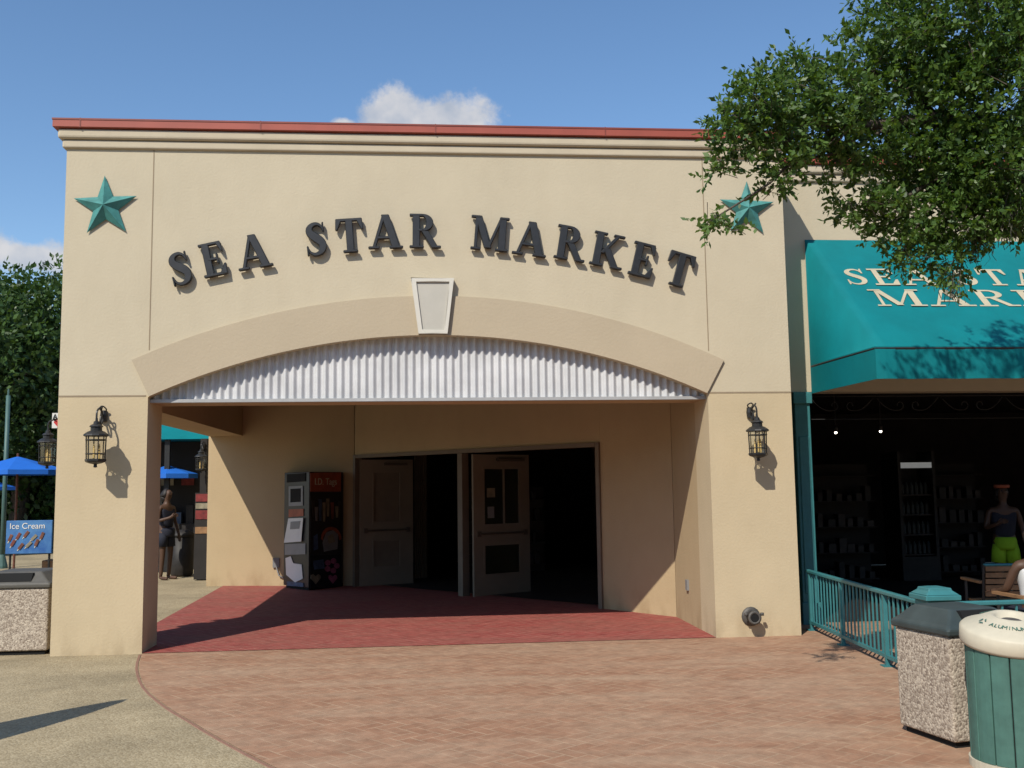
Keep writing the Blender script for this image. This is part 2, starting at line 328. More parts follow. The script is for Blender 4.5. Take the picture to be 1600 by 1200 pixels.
def glyph(bm,ch,M,depth):
    w,polys=GL[ch]
    for i,p in enumerate(polys):
        pts=[V((x-w/2,y-.5,0)) for x,y in p]
        d=depth+i*.0008*(1/ max(.05,M.to_scale().x))
        b2=bmesh.new(); prism(b2,pts,(0,0,d)); bmesh.ops.transform(b2,matrix=M,verts=b2.verts)
        me=bpy.data.meshes.new('x'); b2.to_mesh(me); b2.free(); bm.from_mesh(me); bpy.data.meshes.remove(me)
# ------------------------------------------------------------------ camera, light, sky
cd=bpy.data.cameras.new('camera'); co=bpy.data.objects.new('camera',cd); C.objects.link(co)
cd.sensor_width=36; cd.lens=F0/1600*36; cd.clip_end=2000; cd.clip_start=.05
co.matrix_world=Matrix.Translation(CAM)@M3.to_4x4(); SC.camera=co
sd=V((.62,1,-1.15)).normalized()
ld=bpy.data.lights.new('sun','SUN'); ld.energy=4.9; ld.angle=R(.5); ld.color=(1,.945,.84)
lo=bpy.data.objects.new('sun',ld); C.objects.link(lo); lo.rotation_euler=sd.to_track_quat('-Z','Y').to_euler()
w=bpy.data.worlds.new('World'); SC.world=w; w.use_nodes=True
nt=w.node_tree; n=nt.nodes; l=nt.links; n.clear()
out=n.new('ShaderNodeOutputWorld'); bg=n.new('ShaderNodeBackground'); sk=n.new('ShaderNodeTexSky'); sk.sky_type='NISHITA'; sk.sun_disc=False
sk.sun_elevation=math.asin(-sd.z); sk.sun_rotation=math.atan2(-sd.x,-sd.y); sk.air_density=1.0; sk.dust_density=.3; sk.ozone_density=2.0
hs=n.new('ShaderNodeHueSaturation'); hs.inputs['Saturation'].default_value=1.12; hs.inputs['Value'].default_value=1.12
bg.inputs[1].default_value=.138; l.new(sk.outputs[0],hs.inputs['Color']); l.new(hs.outputs[0],bg.inputs[0])
tc=n.new('ShaderNodeTexCoord')
nz=n.new('ShaderNodeTexNoise'); nz.inputs['Scale'].default_value=24; nz.inputs['Detail'].default_value=11; nz.inputs['Roughness'].default_value=.64; l.new(tc.outputs['Generated'],nz.inputs['Vector'])
masks=[]
for (px,py,a,b) in [(620,186,58,48),(700,190,86,38),(665,200,110,26),(536,194,20,12),(45,400,66,26),(1320,266,90,20),(-60,390,80,34)]:
    c=ray(px,py).normalized(); rt=c.cross(V((0,0,1))).normalized(); up=rt.cross(c)
    def dot(vv,s):
        q=n.new('ShaderNodeVectorMath'); q.operation='DOT_PRODUCT'; l.new(tc.outputs['Generated'],q.inputs[0]); q.inputs[1].default_value=vv*s; return q
    u=dot(rt,F0/a); v=dot(up,F0/b)
    s1=n.new('ShaderNodeMath'); s1.operation='POWER'; l.new(u.outputs['Value'],s1.inputs[0]); s1.inputs[1].default_value=2
    s2=n.new('ShaderNodeMath'); s2.operation='POWER'; l.new(v.outputs['Value'],s2.inputs[0]); s2.inputs[1].default_value=2
    s3=n.new('ShaderNodeMath'); s3.operation='ADD'; l.new(s1.outputs[0],s3.inputs[0]); l.new(s2.outputs[0],s3.inputs[1])
    fw=dot(c,1.0); bh=n.new('ShaderNodeMath'); bh.operation='LESS_THAN'; l.new(fw.outputs['Value'],bh.inputs[0]); bh.inputs[1].default_value=.2
    s4=n.new('ShaderNodeMath'); s4.operation='SQRT'; l.new(s3.outputs[0],s4.inputs[0])
    s5=n.new('ShaderNodeMath'); s5.operation='MULTIPLY_ADD'; l.new(bh.outputs[0],s5.inputs[0]); s5.inputs[1].default_value=50; l.new(s4.outputs[0],s5.inputs[2])
    masks.append(s5)
cur=masks[0]
for k in masks[1:]:
    q=n.new('ShaderNodeMath'); q.operation='SMOOTH_MIN'; q.inputs[2].default_value=.15; l.new(cur.outputs[0],q.inputs[0]); l.new(k.outputs[0],q.inputs[1]); cur=q
ma=n.new('ShaderNodeMath'); ma.operation='MULTIPLY_ADD'; l.new(nz.outputs['Fac'],ma.inputs[0]); ma.inputs[1].default_value=-2.1
l.new(cur.outputs[0],ma.inputs[2])
mr=n.new('ShaderNodeMapRange'); mr.interpolation_type='SMOOTHSTEP'; mr.inputs[1].default_value=.16; mr.inputs[2].default_value=-.42; l.new(ma.outputs[0],mr.inputs[0])
mr.inputs[4].default_value=.90
cb=n.new('ShaderNodeBackground'); cb.inputs[1].default_value=.76
cc=n.new('ShaderNodeMapRange'); cc.inputs[1].default_value=.35; cc.inputs[2].default_value=.65
n2=n.new('ShaderNodeTexNoise'); n2.inputs['Scale'].default_value=30; n2.inputs['Detail'].default_value=6; l.new(tc.outputs['Generated'],n2.inputs['Vector']); l.new(n2.outputs['Fac'],cc.inputs[0])
cm=n.new('ShaderNodeMix'); cm.data_type='RGBA'; l.new(cc.outputs[0],cm.inputs[0]); cm.inputs[6].default_value=(.60,.66,.77,1); cm.inputs[7].default_value=(.95,.93,.93,1); l.new(cm.outputs[2],cb.inputs[0])
ms=n.new('ShaderNodeMixShader'); l.new(mr.outputs[0],ms.inputs[0]); l.new(bg.outputs[0],ms.inputs[1]); l.new(cb.outputs[0],ms.inputs[2]); l.new(ms.outputs[0],out.inputs[0])
SC.view_settings.view_transform='Standard'; SC.view_settings.look='None'; SC.view_settings.exposure=0
# ------------------------------------------------------------------ ground
sheet('ground',[(-400,-400),(400,-400),(400,400),(-400,400)],0,'ground')
XL=onY(78,1020,D).x; XR=onY(1252,985,D).x
XPL=onY(222,1000,D).x; XPR=onY(1119,990,D).x
HT=(onY(90,207,D).z+onY(1130,217,D).z)/2
edge=[(222,1023),(217,1045),(228,1075),(262,1105),(300,1128),(345,1155),(430,1200),(560,1262),(760,1400)]
ep=[onZ(*p) for p in cr([tuple(map(float,p)) for p in edge],3)]
sheet('brick_paving',[(XPL,D-.0)]+[(p.x,p.y) for p in ep[1:]]+[(-.3,-8),(16,-8),(16,D+1.2),(XR,D+1.2),(XR,D)],.004,'brick')
bm=BM(); tube(bm,[V((p.x-.02,p.y,-.015)) for p in ep],.022,6); struct(obj('kerb_strip',bm,'kerb'))
A=onZ(322,916); B=onZ(553,916); Bd=onZ(553,917); Cc=onZ(943,952); E=onZ(1057,965)
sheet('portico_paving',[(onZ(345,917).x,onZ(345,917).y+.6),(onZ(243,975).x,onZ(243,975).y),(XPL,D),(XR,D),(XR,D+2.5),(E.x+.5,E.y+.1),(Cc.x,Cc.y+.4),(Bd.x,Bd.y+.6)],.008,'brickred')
# ------------------------------------------------------------------ market building
TH=.55
mb=thing('market_building','cream stucco shop entrance with arched portico and red roof edge','building',(0,D,0))
def circ(p,q,r):
    ax,ay=p;bx,by=q;cx,cy=r; d=2*(ax*(by-cy)+bx*(cy-ay)+cx*(ay-by))
    ux=((ax*ax+ay*ay)*(by-cy)+(bx*bx+by*by)*(cy-ay)+(cx*cx+cy*cy)*(ay-by))/d
    uy=((ax*ax+ay*ay)*(cx-bx)+(bx*bx+by*by)*(ax-cx)+(cx*cx+cy*cy)*(bx-ax))/d
    return ux,uy,math.hypot(ax-ux,ay-uy)
def xz(px,py): p=onY(px,py,D); return p.x,p.z
ZS=(onY(235,622,D).z+onY(1105,620,D).z)/2
ti=onY(675,524,D)
ic=circ((XPL,ZS+.02),(ti.x,ti.z),(XPR,ZS+.02))
oc=circ(xz(207,563),xz(676,463),xz(1130,563))
def arc(c,xa,xb,n=48): return [(xa+(xb-xa)*i/n, c[1]+math.sqrt(max(0,c[2]**2-(xa+(xb-xa)*i/n-c[0])**2))) for i in range(n+1)]
outl=[(XL,0),(XPL,0)]+arc(ic,XPL,XPR)+[(XPR,0),(XR,0),(XR,HT),(XL,HT)]
bm=BM(); prism_xz(bm,outl,D,D+TH); obj('front_wall',bm,'wall',mb)
xa,xb=xz(207,563)[0],xz(1130,563)[0]
bm=BM(); pts=arc(ic,XPL+.015,XPR-.015); o2=arc(oc,xa,xb)
n_=48
fr=[];bk=[]
for i in range(n_+1):
    p,q=pts[i],o2[i]
    fr.append((bm.verts.new((p[0],D-.03,p[1])),bm.verts.new((q[0],D-.03,q[1])))); bk.append((bm.verts.new((p[0],D+.01,p[1])),bm.verts.new((q[0],D+.01,q[1]))))
for i in range(n_):
    a,b=fr[i],fr[i+1]; c,d=bk[i],bk[i+1]
    bm.faces.new([a[0],b[0],b[1],a[1]]); bm.faces.new([a[1],b[1],d[1],c[1]]); bm.faces.new([a[0],c[0],d[0],b[0]])
bm.faces.new([fr[0][0],fr[0][1],bk[0][1],bk[0][0]]); bm.faces.new([fr[-1][0],bk[-1][0],bk[-1][1],fr[-1][1]])
obj('arch_band',bm,'band',mb)
k=[xz(643,437),xz(709,437),xz(699,523),xz(654,523)]
bm=BM(); kc=(sum(p[0] for p in k)/4,sum(p[1] for p in k)/4)
ki=[(kc[0]+(p[0]-kc[0])*(.78),kc[1]+(p[1]-kc[1])*.87) for p in k]
for i in range(4):
    j=(i+1)%4; prism_xz(bm,[k[i],k[j],ki[j],ki[i]],D-.085,D+.01)
bmesh.ops.remove_doubles(bm,verts=bm.verts,dist=.0005)
ks=obj('keystone',bm,'key',mb); bev(ks,.006)
bm=BM(); prism_xz(bm,[k[0],k[1],k[2],k[3]],D-.065,D-.03); obj('keystone_panel',bm,'keyin',ks)
bm=BM(); per=.083; N=int((XPR-XPL)/per*10); prev=None
for i in range(N+1):
    x=XPL+(XPR-XPL)*i/N; y=D+.11+.017*math.cos(2*math.pi*(x-XPL)/per)
    zt=ic[1]+math.sqrt(max(0,ic[2]**2-(x-ic[0])**2))+.02
    a=bm.verts.new((x,y,ZS-.01)); b=bm.verts.new((x,y,max(zt,ZS+.03)))
    if prev: bm.faces.new([prev[0],a,b,prev[1]])
    prev=(a,b)
cp=obj('corrugated_panel',bm,'corr',mb,True)
bm=BM(); box(bm,(XPL+.003,D+.07,ZS-.03),(XPR-.003,D+.15,ZS+.004)); obj('flashing',bm,'flash',cp)
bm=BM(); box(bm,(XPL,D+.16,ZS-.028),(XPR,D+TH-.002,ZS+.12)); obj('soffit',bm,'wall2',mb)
def strip(name,p,q,w):
    bm=BM(); d=(V(q)-V(p)).normalized(); s=V((-d.y,d.x))*w/2
    prism_xz(bm,[(p[0]+s.x,p[1]+s.y),(p[0]-s.x,p[1]-s.y),(q[0]-s.x,q[1]-s.y),(q[0]+s.x,q[1]+s.y)],D-.003,D+.002); obj(name,bm,'groove',mb)
zj=ZJ
xj=onY(236,430,D).x; xk=onY(1103,430,D).x
strip('wall_joint',(xj,onY(236,547,D).z),(xj,HT-.2),.010)
strip('wall_joint',(xk,onY(1103,548,D).z),(xk,HT-.2),.010)
strip('wall_joint',(XL,zj),(XPL-.02,zj),.016)
strip('wall_joint',(XPR+.02,zj),(XR,zj),.016)
hh=HT
def cornice(x0,x1,Y,y1,parent):
    H=hh
    bm=BM(); box(bm,(x0-.04,Y-.035,H-.20),(x1+.04,y1,H-.11)); o=obj('cornice_lower',bm,'trim',parent); bev(o,.02,3)
    bm=BM(); box(bm,(x0-.08,Y-.07,H-.108),(x1+.08,y1,H-.002)); o=obj('cornice_upper',bm,'trim',parent); bev(o,.03,3)
    bm=BM(); box(bm,(x0-.12,Y-.10,H),(x1+.12,y1,H+.085)); o=obj('roof_coping',bm,'red',parent); bev(o,.006,1)
    for i in range(5):
        bm=BM(); x=x0+(x1-x0)*(.02+.24*i); box(bm,(x,Y-.104,H-.002),(x+.012,Y-.05,H+.1)); obj('coping_seam',bm,'redflash',o)
    bm=BM(); box(bm,(x0-.125,Y-.105,H+.078),(x1+.125,Y+.2,H+.096)); obj('coping_edge',bm,'redflash',o)
cornice(XL,XR,D,D+TH,mb)
Yb=A.y
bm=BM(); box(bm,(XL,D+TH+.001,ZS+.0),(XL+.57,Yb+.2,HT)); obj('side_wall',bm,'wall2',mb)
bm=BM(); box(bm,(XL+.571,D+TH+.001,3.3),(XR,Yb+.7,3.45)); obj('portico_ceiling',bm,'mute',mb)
bm=BM(); box(bm,(XL+.05,D+TH+.002,HT-.05),(XR-.05,26,HT+.05)); obj('roof',bm,'grey',mb)
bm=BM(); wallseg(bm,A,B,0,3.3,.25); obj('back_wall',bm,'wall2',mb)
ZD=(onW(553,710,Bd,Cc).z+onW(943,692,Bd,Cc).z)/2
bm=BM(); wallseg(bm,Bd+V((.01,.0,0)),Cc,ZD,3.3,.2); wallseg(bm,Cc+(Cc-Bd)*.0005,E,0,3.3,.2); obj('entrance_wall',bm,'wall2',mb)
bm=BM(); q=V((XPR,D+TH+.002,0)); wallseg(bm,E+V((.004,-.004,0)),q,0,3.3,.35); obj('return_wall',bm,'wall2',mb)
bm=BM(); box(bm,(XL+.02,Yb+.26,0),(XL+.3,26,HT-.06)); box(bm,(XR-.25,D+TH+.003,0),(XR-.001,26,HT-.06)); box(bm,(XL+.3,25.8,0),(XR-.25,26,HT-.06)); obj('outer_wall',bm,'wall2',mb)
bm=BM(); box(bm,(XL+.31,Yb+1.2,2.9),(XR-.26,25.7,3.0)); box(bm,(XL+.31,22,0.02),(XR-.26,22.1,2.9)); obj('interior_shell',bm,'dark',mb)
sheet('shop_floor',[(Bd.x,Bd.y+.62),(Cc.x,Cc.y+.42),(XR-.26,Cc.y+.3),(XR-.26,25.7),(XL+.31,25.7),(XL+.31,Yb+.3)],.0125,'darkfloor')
dd=(Cc-Bd); dd.z=0; L=dd.length; du=dd.normalized(); dn=V((-du.y,du.x,0))
bm=BM()
def jamb(s,w=.06,z0=0,z1=None):
    obox(bm,Bd+du*s+dn*.04+V((0,0,(z0+(z1 or ZD))/2)),du*w/2,dn*.07,V((0,0,((z1 or ZD)-z0)/2)))
Pm=onW(722,930,Bd,Cc); Pm.z=0; sm=(Pm-Bd).dot(du)
jamb(.03);jamb(L-.03);jamb(sm,.10,0,ZD-.06)
obox(bm,Bd+du*L/2+dn*.04+V((0,0,ZD-.028)),du*(L/2-.065),dn*.07,V((0,0,.028)))
bevf=obj('door_frame',bm,'frame',mb)
def door(h,e,lab,glass=False):
    h=V((h.x,h.y,0)); e=V((e.x,e.y,0)); u=(e-h).normalized(); W=(e-h).length; nn=V((-u.y,u.x,0))
    Hd=ZD-.08; t=.022
    m_=.17 if glass else .21
    def pl(bm,s0,s1,a,b,tt=t,off=0): obox(bm,h+u*(s0+s1)/2+nn*off+V((0,0,(a+b)/2)),u*(s1-s0)/2,nn*tt,V((0,0,(b-a)/2)))
    wins=((1.06,Hd-.22),(.32,.74))
    bm=BM(); pl(bm,0,m_,0,Hd); pl(bm,W-m_,W,0,Hd); pl(bm,m_+.0001,W-m_-.0001,0,.29); pl(bm,m_+.0001,W-m_-.0001,.77,1.03); pl(bm,m_+.0001,W-m_-.0001,Hd-.19,Hd)
    root=obj('door',bm,'door',mb,label=lab)
    for a,b in wins:
        bm=BM(); pl(bm,m_+.03,W-m_-.03,a,b,.006); obj('glass_pane' if glass else 'inset_panel',bm,'doorglass' if glass else 'frame',root)
    bm=BM()
    for (a,b) in wins:
        for (s0,s1,c,d) in ((m_,m_+.03,a-.03,b+.03),(W-m_-.03,W-m_,a-.03,b+.03),(m_+.03,W-m_-.03,b,b+.03),(m_+.03,W-m_-.03,a-.03,a)): pl(bm,s0,s1,c,d,.028)
    if glass: pl(bm,W*.54-.014,W*.54+.014,wins[0][0],wins[0][1],.02)
    obj('glazing_bead',bm,'door',root)
    bm=BM(); tube(bm,[h+u*.1-nn*.06+V((0,0,.92)),h+u*(W-.1)-nn*.06+V((0,0,.92))],.013,8); pl(bm,.06,.12,.88,.96,.03,-.02); pl(bm,W-.12,W-.06,.88,.96,.03,-.02); obj('panic_bar',bm,'bar',root)
    bm=BM(); pl(bm,.42,W-.12,Hd-.10,Hd-.06,.03,-.05); obj('door_closer',bm,'bar',root)
    if glass:
        bm=BM(); pl(bm,.25,.40,1.46,1.60,.002,-.012); obj('notice',bm,'goods3',root)
        bm=BM(); pl(bm,.26,.38,1.15,1.32,.002,-.012); obj('notice',bm,'grey',root)
door(onZ(562,917),onZ(645,912),'left entrance door with solid inset panels swung inward')
door(onZ(740,933),onZ(828,925),'entrance door with glass swung inward beside the mullion',True)
bm=BM(); a=onZ(648,906); b=onZ(668,904); prev=None
for i in range(41):
    p=a.lerp(b,i/40); p.y+=.015*math.cos(i*math.pi/3.3)
    u=bm.verts.new((p.x,p.y,.02)); v=bm.verts.new((p.x,p.y,2.25))
    if prev: bm.faces.new([prev[0],u,v,prev[1]])
    prev=(u,v)
obj('inner_corrugated_strip',bm,'door',mb,True)
# ------------------------------------------------------------------ lettering
sg=thing('wall_lettering','arched row of black raised serif capitals above the portico arch','sign',(0,D,0))
LT=[('S',283,422),('E',335,407),('A',397,395),('S',494,376),('T',547,370),('A',602,364),('R',663,363),('M',765,367),('A',828,375),('R',890,382),('K',948,393),('E',1003,408),('T',1060,423)]
words=['first word']*3+['second word']*4+['third word']*6
for i,(ch,px,py) in enumerate(LT):
    p=onY(px,py,D); ang=-math.atan(8e-4*(px-650)*.9)
    hgt=onY(px,py-26.5,D).z-onY(px,py+26.5,D).z
    M=Matrix.Translation((p.x,D-.02,p.z))@Matrix.Rotation(ang,4,'Y').inverted()@Matrix.Rotation(R(90),4,'X')@Matrix.Scale(hgt,4)
    bm=BM(); glyph(bm,ch,M,.05/hgt)
    o=obj('letter',bm,'letter',sg,label='letter %s in the %s'%(ch,words[i])); bev(o,.007,1)
# ------------------------------------------------------------------ stars
def star(px,py,Rr,rot,lab):
    c=onY(px,py,D); bm=BM(); ce=bm.verts.new((c.x,D-.11,c.z)); bkc=bm.verts.new((c.x,D-.004,c.z)); ring=[]
    for i in range(10):
        a=math.pi/2+rot+i*math.pi/5; r=Rr if i%2==0 else Rr*.40
        ring.append(bm.verts.new((c.x+r*math.cos(a),D-.02,c.z+r*math.sin(a))))
    for i in range(10):
        bm.faces.new([ce,ring[i],ring[(i+1)%10]]); bm.faces.new([bkc,ring[(i+1)%10],ring[i]])
    tag(obj('wall_star',bm,'teal_star'),lab,'star','teal stars on the facade')
star(166,324,.335,R(3),'faceted teal metal star left of the black lettering')
star(1166,328,.32,R(-2),'faceted teal metal star right of the lettering behind oak leaves')
# ------------------------------------------------------------------ lantern
ln=thing('wall_lantern','black iron candle lantern on the left portico pillar','lantern',(0,0,0),'black wall lanterns')
bm=BM(); lathe(bm,[(.0,-.05),(.018,-.045),(.014,-.02),(.05,-.012),(.085,0),(.095,.012),(.095,.028),(.07,.03)],(0,-.21,0),6); obj('base',bm,'iron',ln)
bm=BM()
for i in range(6):
    a=i*math.pi/3; tube(bm,[(.082*math.cos(a),-.21+.082*math.sin(a),.028),(.088*math.cos(a),-.21+.088*math.sin(a),.235)],.006,5)
for z,r in ((.075,.085),(.20,.089)):
    tube(bm,[(r*math.cos(i*math.pi/6),-.21+r*math.sin(i*math.pi/6),z) for i in range(13)],.005,5)
obj('cage',bm,'iron',ln)
bm=BM(); lathe(bm,[(.076,.03),(.082,.235)],(0,-.21,0),6); obj('glass',bm,'lglass',ln)
bm=BM(); lathe(bm,[(.10,.232),(.112,.238),(.108,.25),(.075,.275),(.05,.285),(.05,.315),(.062,.32),(.05,.335),(.028,.345),(.025,.365),(.012,.375),(.010,.40),(.0,.405)],(0,-.21,0),12); obj('cap',bm,'iron',ln)
for a in (0.3,2.4,4.5):
    bm=BM(); lathe(bm,[(.010,.03),(.010,.12),(.004,.125),(.009,.14),(.0,.17)],(.03*math.cos(a),-.21+.03*math.sin(a),0),8); obj('candle',bm,'candle',ln)
bm=BM(); lathe(bm,[(.0,-.055),(.03,-.05),(.036,0),(.03,.05),(.0,.055)],(0,-.012,.43),10)
sc=[(0,-.03,.40),(0,-.08,.35),(0,-.11,.37),(0,-.10,.42),(0,-.06,.44),(0,-.09,.485),(0,-.15,.49),(0,-.205,.46),(0,-.215,.40)]
tube(bm,cr([tuple(map(float,p)) for p in sc],4),.009,6)
tube(bm,cr([(0.,-.03,.43),(0.,-.09,.47),(.02,-.13,.51),(0.,-.16,.49),(-.02,-.13,.47)],4),.007,6)
tube(bm,cr([(0.,-.02,.45),(.03,-.04,.49),(.0,-.06,.52),(-.03,-.04,.50),(-.01,-.03,.47)],4),.007,6)
obj('bracket',bm,'iron',ln)
p=onY(150,727,D-.21); ln.location=(p.x,D,p.z+.03); S_=1.1; ln.scale=(S_,)*3
p=onY(1184,717,D-.21); dup(ln,(p.x,D,p.z+.03),0,'black iron candle lantern on the right portico pillar',S_)
p=onY(73,733,D+.3); dup(ln,(XL,D+.3,p.z+.05),R(-90),'black iron lantern on the outer side face of the left pillar',.95)
p=onY(85,658,D+.42); Xs=XL-.205
aed=thing('emergency_sign','small white sign with black letters and red heart beside the left pillar','sign',(XL,D+.42,p.z))
bm=BM(); box(bm,(Xs,D+.41,p.z-.075),(XL,D+.42,p.z+.085)); obj('panel',bm,'white',aed)
text('lettering','AED',.07,frame((Xs+.075,D+.406,p.z+.048),(1,0,0),(0,0,1)),'iron',aed)
bm=BM(); prism_xz(bm,[(Xs+.065+.045*x,p.z-.025+.042*z) for x,z in [(0,-1),(1,.2),(.9,.8),(.5,1),(0,.6),(-.5,1),(-.9,.8),(-1,.2)]],D+.404,D+.409); obj('heart',bm,'red_h',aed)
# pipe connection
p=onY(1173,963,D)
hc=thing('pipe_connection','round weathered pipe connection low on the right pillar','pipe',(p.x,D,p.z))
bm=BM()
def ycyl(bm,c,prof,seg=16):
    b2=BM(); lathe(b2,prof,(0,0,0),seg); bmesh.ops.transform(b2,matrix=Matrix.Translation(c)@Matrix.Rotation(R(90),4,'X'),verts=b2.verts)
    me=bpy.data.meshes.new('x'); b2.to_mesh(me); b2.free(); bm.from_mesh(me); bpy.data.meshes.remove(me)
ycyl(bm,(p.x,D,p.z),[(.10,0),(.10,.012),(.06,.02)]); obj('flange',bm,'brass',hc,True)
bm=BM(); ycyl(bm,(p.x,D-.01,p.z),[(.055,0),(.055,.10),(.07,.105),(.07,.13),(.045,.132),(.04,.09)]); 
for s in (-1,1): box(bm,(p.x+s*.085-.015,D-.13,p.z+.02),(p.x+s*.085+.015,D-.10,p.z+.05))
obj('spout',bm,'brass',hc,True)
bm=BM(); ycyl(bm,(p.x,D-.09,p.z),[(.042,0),(.042,.052)]); obj('bore',bm,'hole',hc)
q=onW(1075,914,E,V((XPR,D+TH,0))); dv=(V((XPR,D+TH,0))-E); dv.z=0; dv.normalize(); nn=V((-dv.y,dv.x,0))
bm=BM(); obox(bm,q-nn*.01,dv*.04,nn*.012,V((0,0,.06))); tag(obj('wall_outlet',bm,'grey'),'small grey outlet box low on the right return wall','outlet')
q=onW(432,880,A,B); bm=BM(); box(bm,(q.x-.06,q.y-.03,q.z-.07),(q.x+.05,q.y-.002,q.z+.09)); tube(bm,[q+V((0,-.03,-.05)),q+V((.05,-.06,-.2)),q+V((.2,-.08,-.28))],.012,6); tag(obj('wall_outlet',bm,'grey'),'grey outlet box with cable beside the tag machine','outlet')
# ------------------------------------------------------------------ tag vending machine
a=onZ(443,919); b=onZ(462,922.5); c=onZ(482,924); d=onZ(535,917)
for v_ in (a,b,c,d): v_.z=0
yb=A.y-.02
vm=thing('vending_machine','black tag vending kiosk with orange header and printed panels','vending machine',c)
H=onW(482,737,c,d).z
bm=BM(); prism_xy(bm,[(p.x,p.y) for p in (a,c,d)]+[(d.x+.02,max(yb,d.y+.1)),(a.x-.02,max(yb,d.y+.1))],.05,H); o=obj('cabinet',bm,'black',vm); bev(o,.012)
bm=BM(); prism_xy(bm,[(p.x,p.y) for p in (a+V((.04,.02,0)),c+V((0,.05,0)),d+V((-.04,.02,0)))]+[(d.x,d.y+.1)],0,.05); obj('plinth',bm,'hole',vm)
def onface(P,Q,pxs,m,name,off=.012,th=.006,label=None):
    u=(Q-P).normalized(); nn=V((u.y,-u.x,0)); pts=[onW(x,y,P,Q)+nn*off for x,y in pxs]
    bm=BM(); prism(bm,pts,-nn*th); return obj(name,bm,m,vm,label=label)
onface(c,d,[(484,739),(532,738),(532,768),(484,768)],'orange','header_panel')
u=(d-c).normalized(); 
text('header_lettering','I.D. Tags',.155,frame(onW(508,753,c,d)+V((u.y,-u.x,0))*.018,u,(0,0,1)),'cream',vm,xs=.95)
onface(c,d,[(484,770),(532,770),(532,866),(484,866)],'dark','display_panel')
for (x,y,r,h_) in [(488,795,2.5,26),(493,803,2.5,22),(499,797,2.5,34),(505,800,2.5,30),(511,793,2.5,28),(518,798,2.5,26),(525,800,2.5,18),(529,790,2,14)]:
    onface(c,d,[(x-r,y-h_/2),(x+r,y-h_/2),(x+r*.7,y+h_/2),(x-r*.4,y+h_/2)],random.choice(['goods3','grey','goodse','goods2','goods1']),'hanging_tag',.02)
ring=[(516+16*math.cos(t),842+19*math.sin(t)) for t in [math.pi*1.0+i*math.pi/9 for i in range(10)]]+[(516+13*math.cos(t),844+16*math.sin(t)) for t in [math.pi*2-i*math.pi/9 for i in range(10)]]
onface(c,d,ring,'orange','printed_ring',.022)
onface(c,d,[(503,848),(508,832),(520,828),(527,836),(526,858),(505,862)],'grey','printed_picture',.02)
onface(c,d,[(489,838),(495,834),(496,858),(489,860)],'goods2','printed_picture',.02)
onface(c,d,[(510,838),(518,834),(522,846),(512,850)],'goods3','printed_picture',.026)
onface(c,d,[(484,868),(532,866),(532,915),(484,920)],'hole','lower_panel')
def heart(cx,cy,s,P,Q,m,o): onface(P,Q,[(cx+s*x,cy-s*z) for x,z in [(0,-1),(1,.2),(.9,.8),(.5,1),(0,.6),(-.5,1),(-.9,.8),(-1,.2)]],m,'printed_heart',o)
heart(492,905,8,c,d,'goods3',.02)
for i in range(5):
    t=i*1.257; cx,cy=517+8*math.cos(t),884+8*math.sin(t)
    onface(c,d,[(cx+4.6*math.cos(q*.785),cy+4.6*math.sin(q*.785)) for q in range(8)],'pink','printed_petal',.02+.002*i)
heart(518,905,7,c,d,'pink',.032)
onface(c,d,[(488,876),(504,874),(506,888),(490,890)],'goods2','printed_picture',.02)
onface(a,c,[(449,741),(478,739),(478,752),(449,754)],'hole','brand_panel',.012)
onface(a,c,[(452,760),(474,759),(474,790),(452,791)],'grey','screen_panel')
onface(a,c,[(455,764),(471,763),(471,784),(455,785)],'hole','screen',.016)
onface(a,c,[(452,796),(475,795),(475,806),(452,808)],'orange','price_panel')
onface(a,c,[(453,810),(476,809),(473,846),(446,848)],'white','keyboard_tray',.03)
onface(a,c,[(457,815),(472,814),(470,826),(456,827)],'grey','keypad',.036)
onface(a,c,[(446,850),(478,849),(478,866),(446,867)],'grey','coin_panel')
onface(a,c,[(447,872),(455,869),(459,880),(472,882),(474,904),(462,910),(448,898)],'white','printed_dog')
onface(a,c,[(449,908),(475,911),(475,917),(449,915)],'goods2','label_strip')
# ------------------------------------------------------------------ shop goods seen through the doors
def shelf(P,W,lab,H_=1.6):
    s=thing('display_shelf',lab,'shelf',P)
    bm=BM(); box(bm,(P[0]-W/2,P[1]+.3,0.02),(P[0]+W/2,P[1]+.33,H_)); obj('back_panel',bm,'goodse',s)
    for k in range(4):
        z=.15+k*H_/4; bm=BM(); box(bm,(P[0]-W/2,P[1],z),(P[0]+W/2,P[1]+.3,z+.02)); obj('shelf_board',bm,'goodse',s)
    for kk in range(4):
        z=.172+kk*H_/4; x=P[0]-W/2+.03
        while x<P[0]+W/2-.15:
            w_=random.uniform(.06,.14); h_=random.uniform(.12,.27); bm=BM(); box(bm,(x,P[1]+.03,z),(x+w_,P[1]+.2,z+h_)); g=obj('merchandise',bm,random.choice(['goodse','goodsd','goodse','goodsd']),s); bev(g,.01,1); x+=w_+random.uniform(.01,.06)
shelf((-.9,18.4,0),1.3,'stocked shelf in the dark shop behind the left doorway')
shelf((1.5,18.8,0),1.5,'stocked shelf in the dark shop behind the right doorway')
